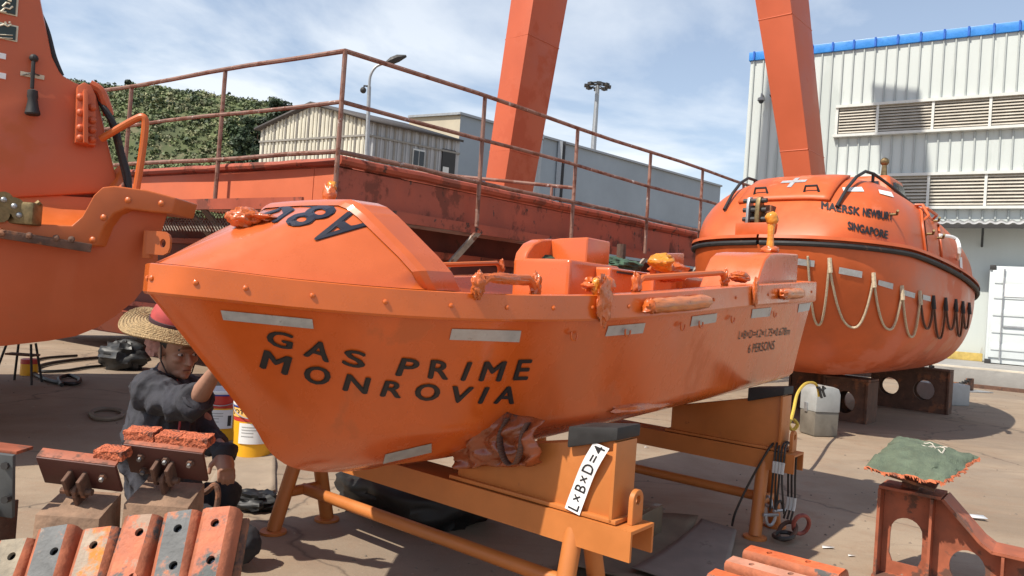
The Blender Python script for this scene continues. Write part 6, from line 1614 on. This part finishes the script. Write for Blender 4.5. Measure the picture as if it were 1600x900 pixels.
# jacket
jk = MB()
tor = [((hipR+hipL)/2+Vector((-.01,0,-.03)), .145), ((hipR+hipL)/2+Vector((-.03,0,.14)), .155), ((shR+shL)/2+Vector((-.03,0,-.22)), .165), ((shR+shL)/2+Vector((-.02,0,-.08)), .150), (nk+Vector((-.03,.01,-.065)), .085)]
jk.tube([t[0] for t in tor], [t[1] for t in tor], 20)
for p_, r_ in tor[:-1]: jk.ball(p_, r_, 16, 10)
limb(jk, [(shR+shL)/2, shR], [.12,.082]); limb(jk, [(shR+shL)/2, shL], [.12,.082])
cuff = elR.lerp(wrR, .18)
limb(jk, [shR, shR.lerp(elR,.5)+Vector((0,0,-.005)), elR, cuff], [.082,.076,.066,.064]); limb(jk, [shL, shL.lerp(elL,.5), elL, elL.lerp(wrL,.96)], [.082,.074,.060,.044])
remesh(jk, 'jacket', m_jacket, .009, 3, fold=.045, fscale=10, seed=2)
dcf = (wrR-elR).normalized(); Mcf = dcf.to_track_quat('Z','Y').to_matrix()
MB().lathe([(.052,-.012),(.066,-.02),(.071,.0),(.070,.028),(.060,.034),(.050,.03)], 18, Mcf, cuff, False).build('rolled_cuff', m_jacket, wk)
Mn = (H(0,0,.05)-nk).to_track_quat('Z','Y').to_matrix()
MB().lathe([(.095,-.055),(.082,-.03),(.076,.0),(.074,.03),(.068,.034),(.064,.0),(.07,-.04)], 20, Mn, nk+Vector((-.005,0,-.012)), False).build('collar', m_jacket, wk)
MB().tube(catmull([nk+Vector((.062,-.045,.0)), nk+Vector((.10,-.075,-.08)), nk+Vector((.115,-.10,-.2)), nk+Vector((.10,-.11,-.34))], 5), .005, 5).build('red_piping', mat('red_piping', (.35,.05,.06), rough=.7), wk)
# trousers and shoes
trm = MB()
limb(trm, [hipR, hipR.lerp(knR,.5)+Vector((0,0,.03)), knR+Vector((0,0,.02)), ftR+Vector((.06,0,.02))], [.125,.105,.082,.065]); limb(trm, [hipL, hipL.lerp(knL,.5), knL, ftL+Vector((0,0,.06))], [.12,.10,.080,.060])
limb(trm, [hipR, hipL], [.14,.14])
remesh(trm, 'trousers', m_trous, .010, 3, fold=.016, fscale=15, seed=5)
for f, d_ in ((ftR, Vector((-.9,0,-.2))), (ftL, Vector((1,-.1,0)))):
    MB().tube([f+Vector((0,0,-.02))-d_*.05, f+d_*.05+Vector((0,0,-.025)), f+d_*.13+Vector((0,0,-.03))], [.05,.048,.036], 12).build('shoe', m_dark, wk)
# straw hat: wide sagging brim, red crown, dark band, pink scarf behind the ear
ht = thing('straw_hat', 'wide straw sun hat with red crown and dark band on the worker', 'hat', wk.location)
Rt = RZ(radians(20)) @ RX(radians(14)) @ RY(radians(9)); hcn = Q(262, 506, DH)
def brim(i, j):
    a = 2*pi*j; r = .098 + .108*i; w = .012*sin(3*a+1.0)*i; 
    return hcn + Rt @ Vector((r*cos(a)*1.05, r*sin(a), -.028*i*i*(1+.5*sin(a*2)) + w))
m_straw = mat('woven_straw', (.50,.35,.18), rough=.85, var=.25, scale=60, bump=.9, bscale=150)
MB().grid(brim, 10, 48, True).build('brim', m_straw, ht, smooth=60, solid=.008)
rings = MB()
for k in range(1, 10):
    rings.tube([brim(k/9, j/40)+Rt@Vector((0,0,.005)) for j in range(41)], .0042, 5, False)
rings.build('braid_rows', m_straw, ht, smooth=60)
MB().lathe([(.100,.0),(.099,.04),(.088,.075),(.060,.100),(.02,.110),(.001,.111)], 24, Rt, hcn, False).build('crown', mat('red_cloth', (.42,.06,.055), rough=.8, var=.15, scale=20), ht, smooth=60)
MB().lathe([(.104,-.004),(.1045,.022),(.101,.024)], 24, Rt, hcn, False).build('hat_band', mat('maroon_band', (.06,.025,.03), rough=.8), ht, smooth=60)
sc_ = crumple('head_scarf', (0,0,0), (.045,.03,.05), 31, mat('pink_scarf', (.42,.22,.19), rough=.9, var=.2, scale=30), None, amp=.5); sc_.location = Q(236, 538, DH-.03)+WO; tag(sc_, 'faded pink scarf knot hanging under the straw hat', 'scarf')
for o in list(COL.objects):
    if o.name.startswith('hillside_scrub'): o['label'] = ['dark green scrub covering the hillside', 'mid green scrub covering the hillside', 'dry pale scrub patches covering the hillside', 'darkest scrub patches covering the hillside'][int(o.name[-1]) if o.name[-1].isdigit() else 0]; o['category'] = 'scrub'
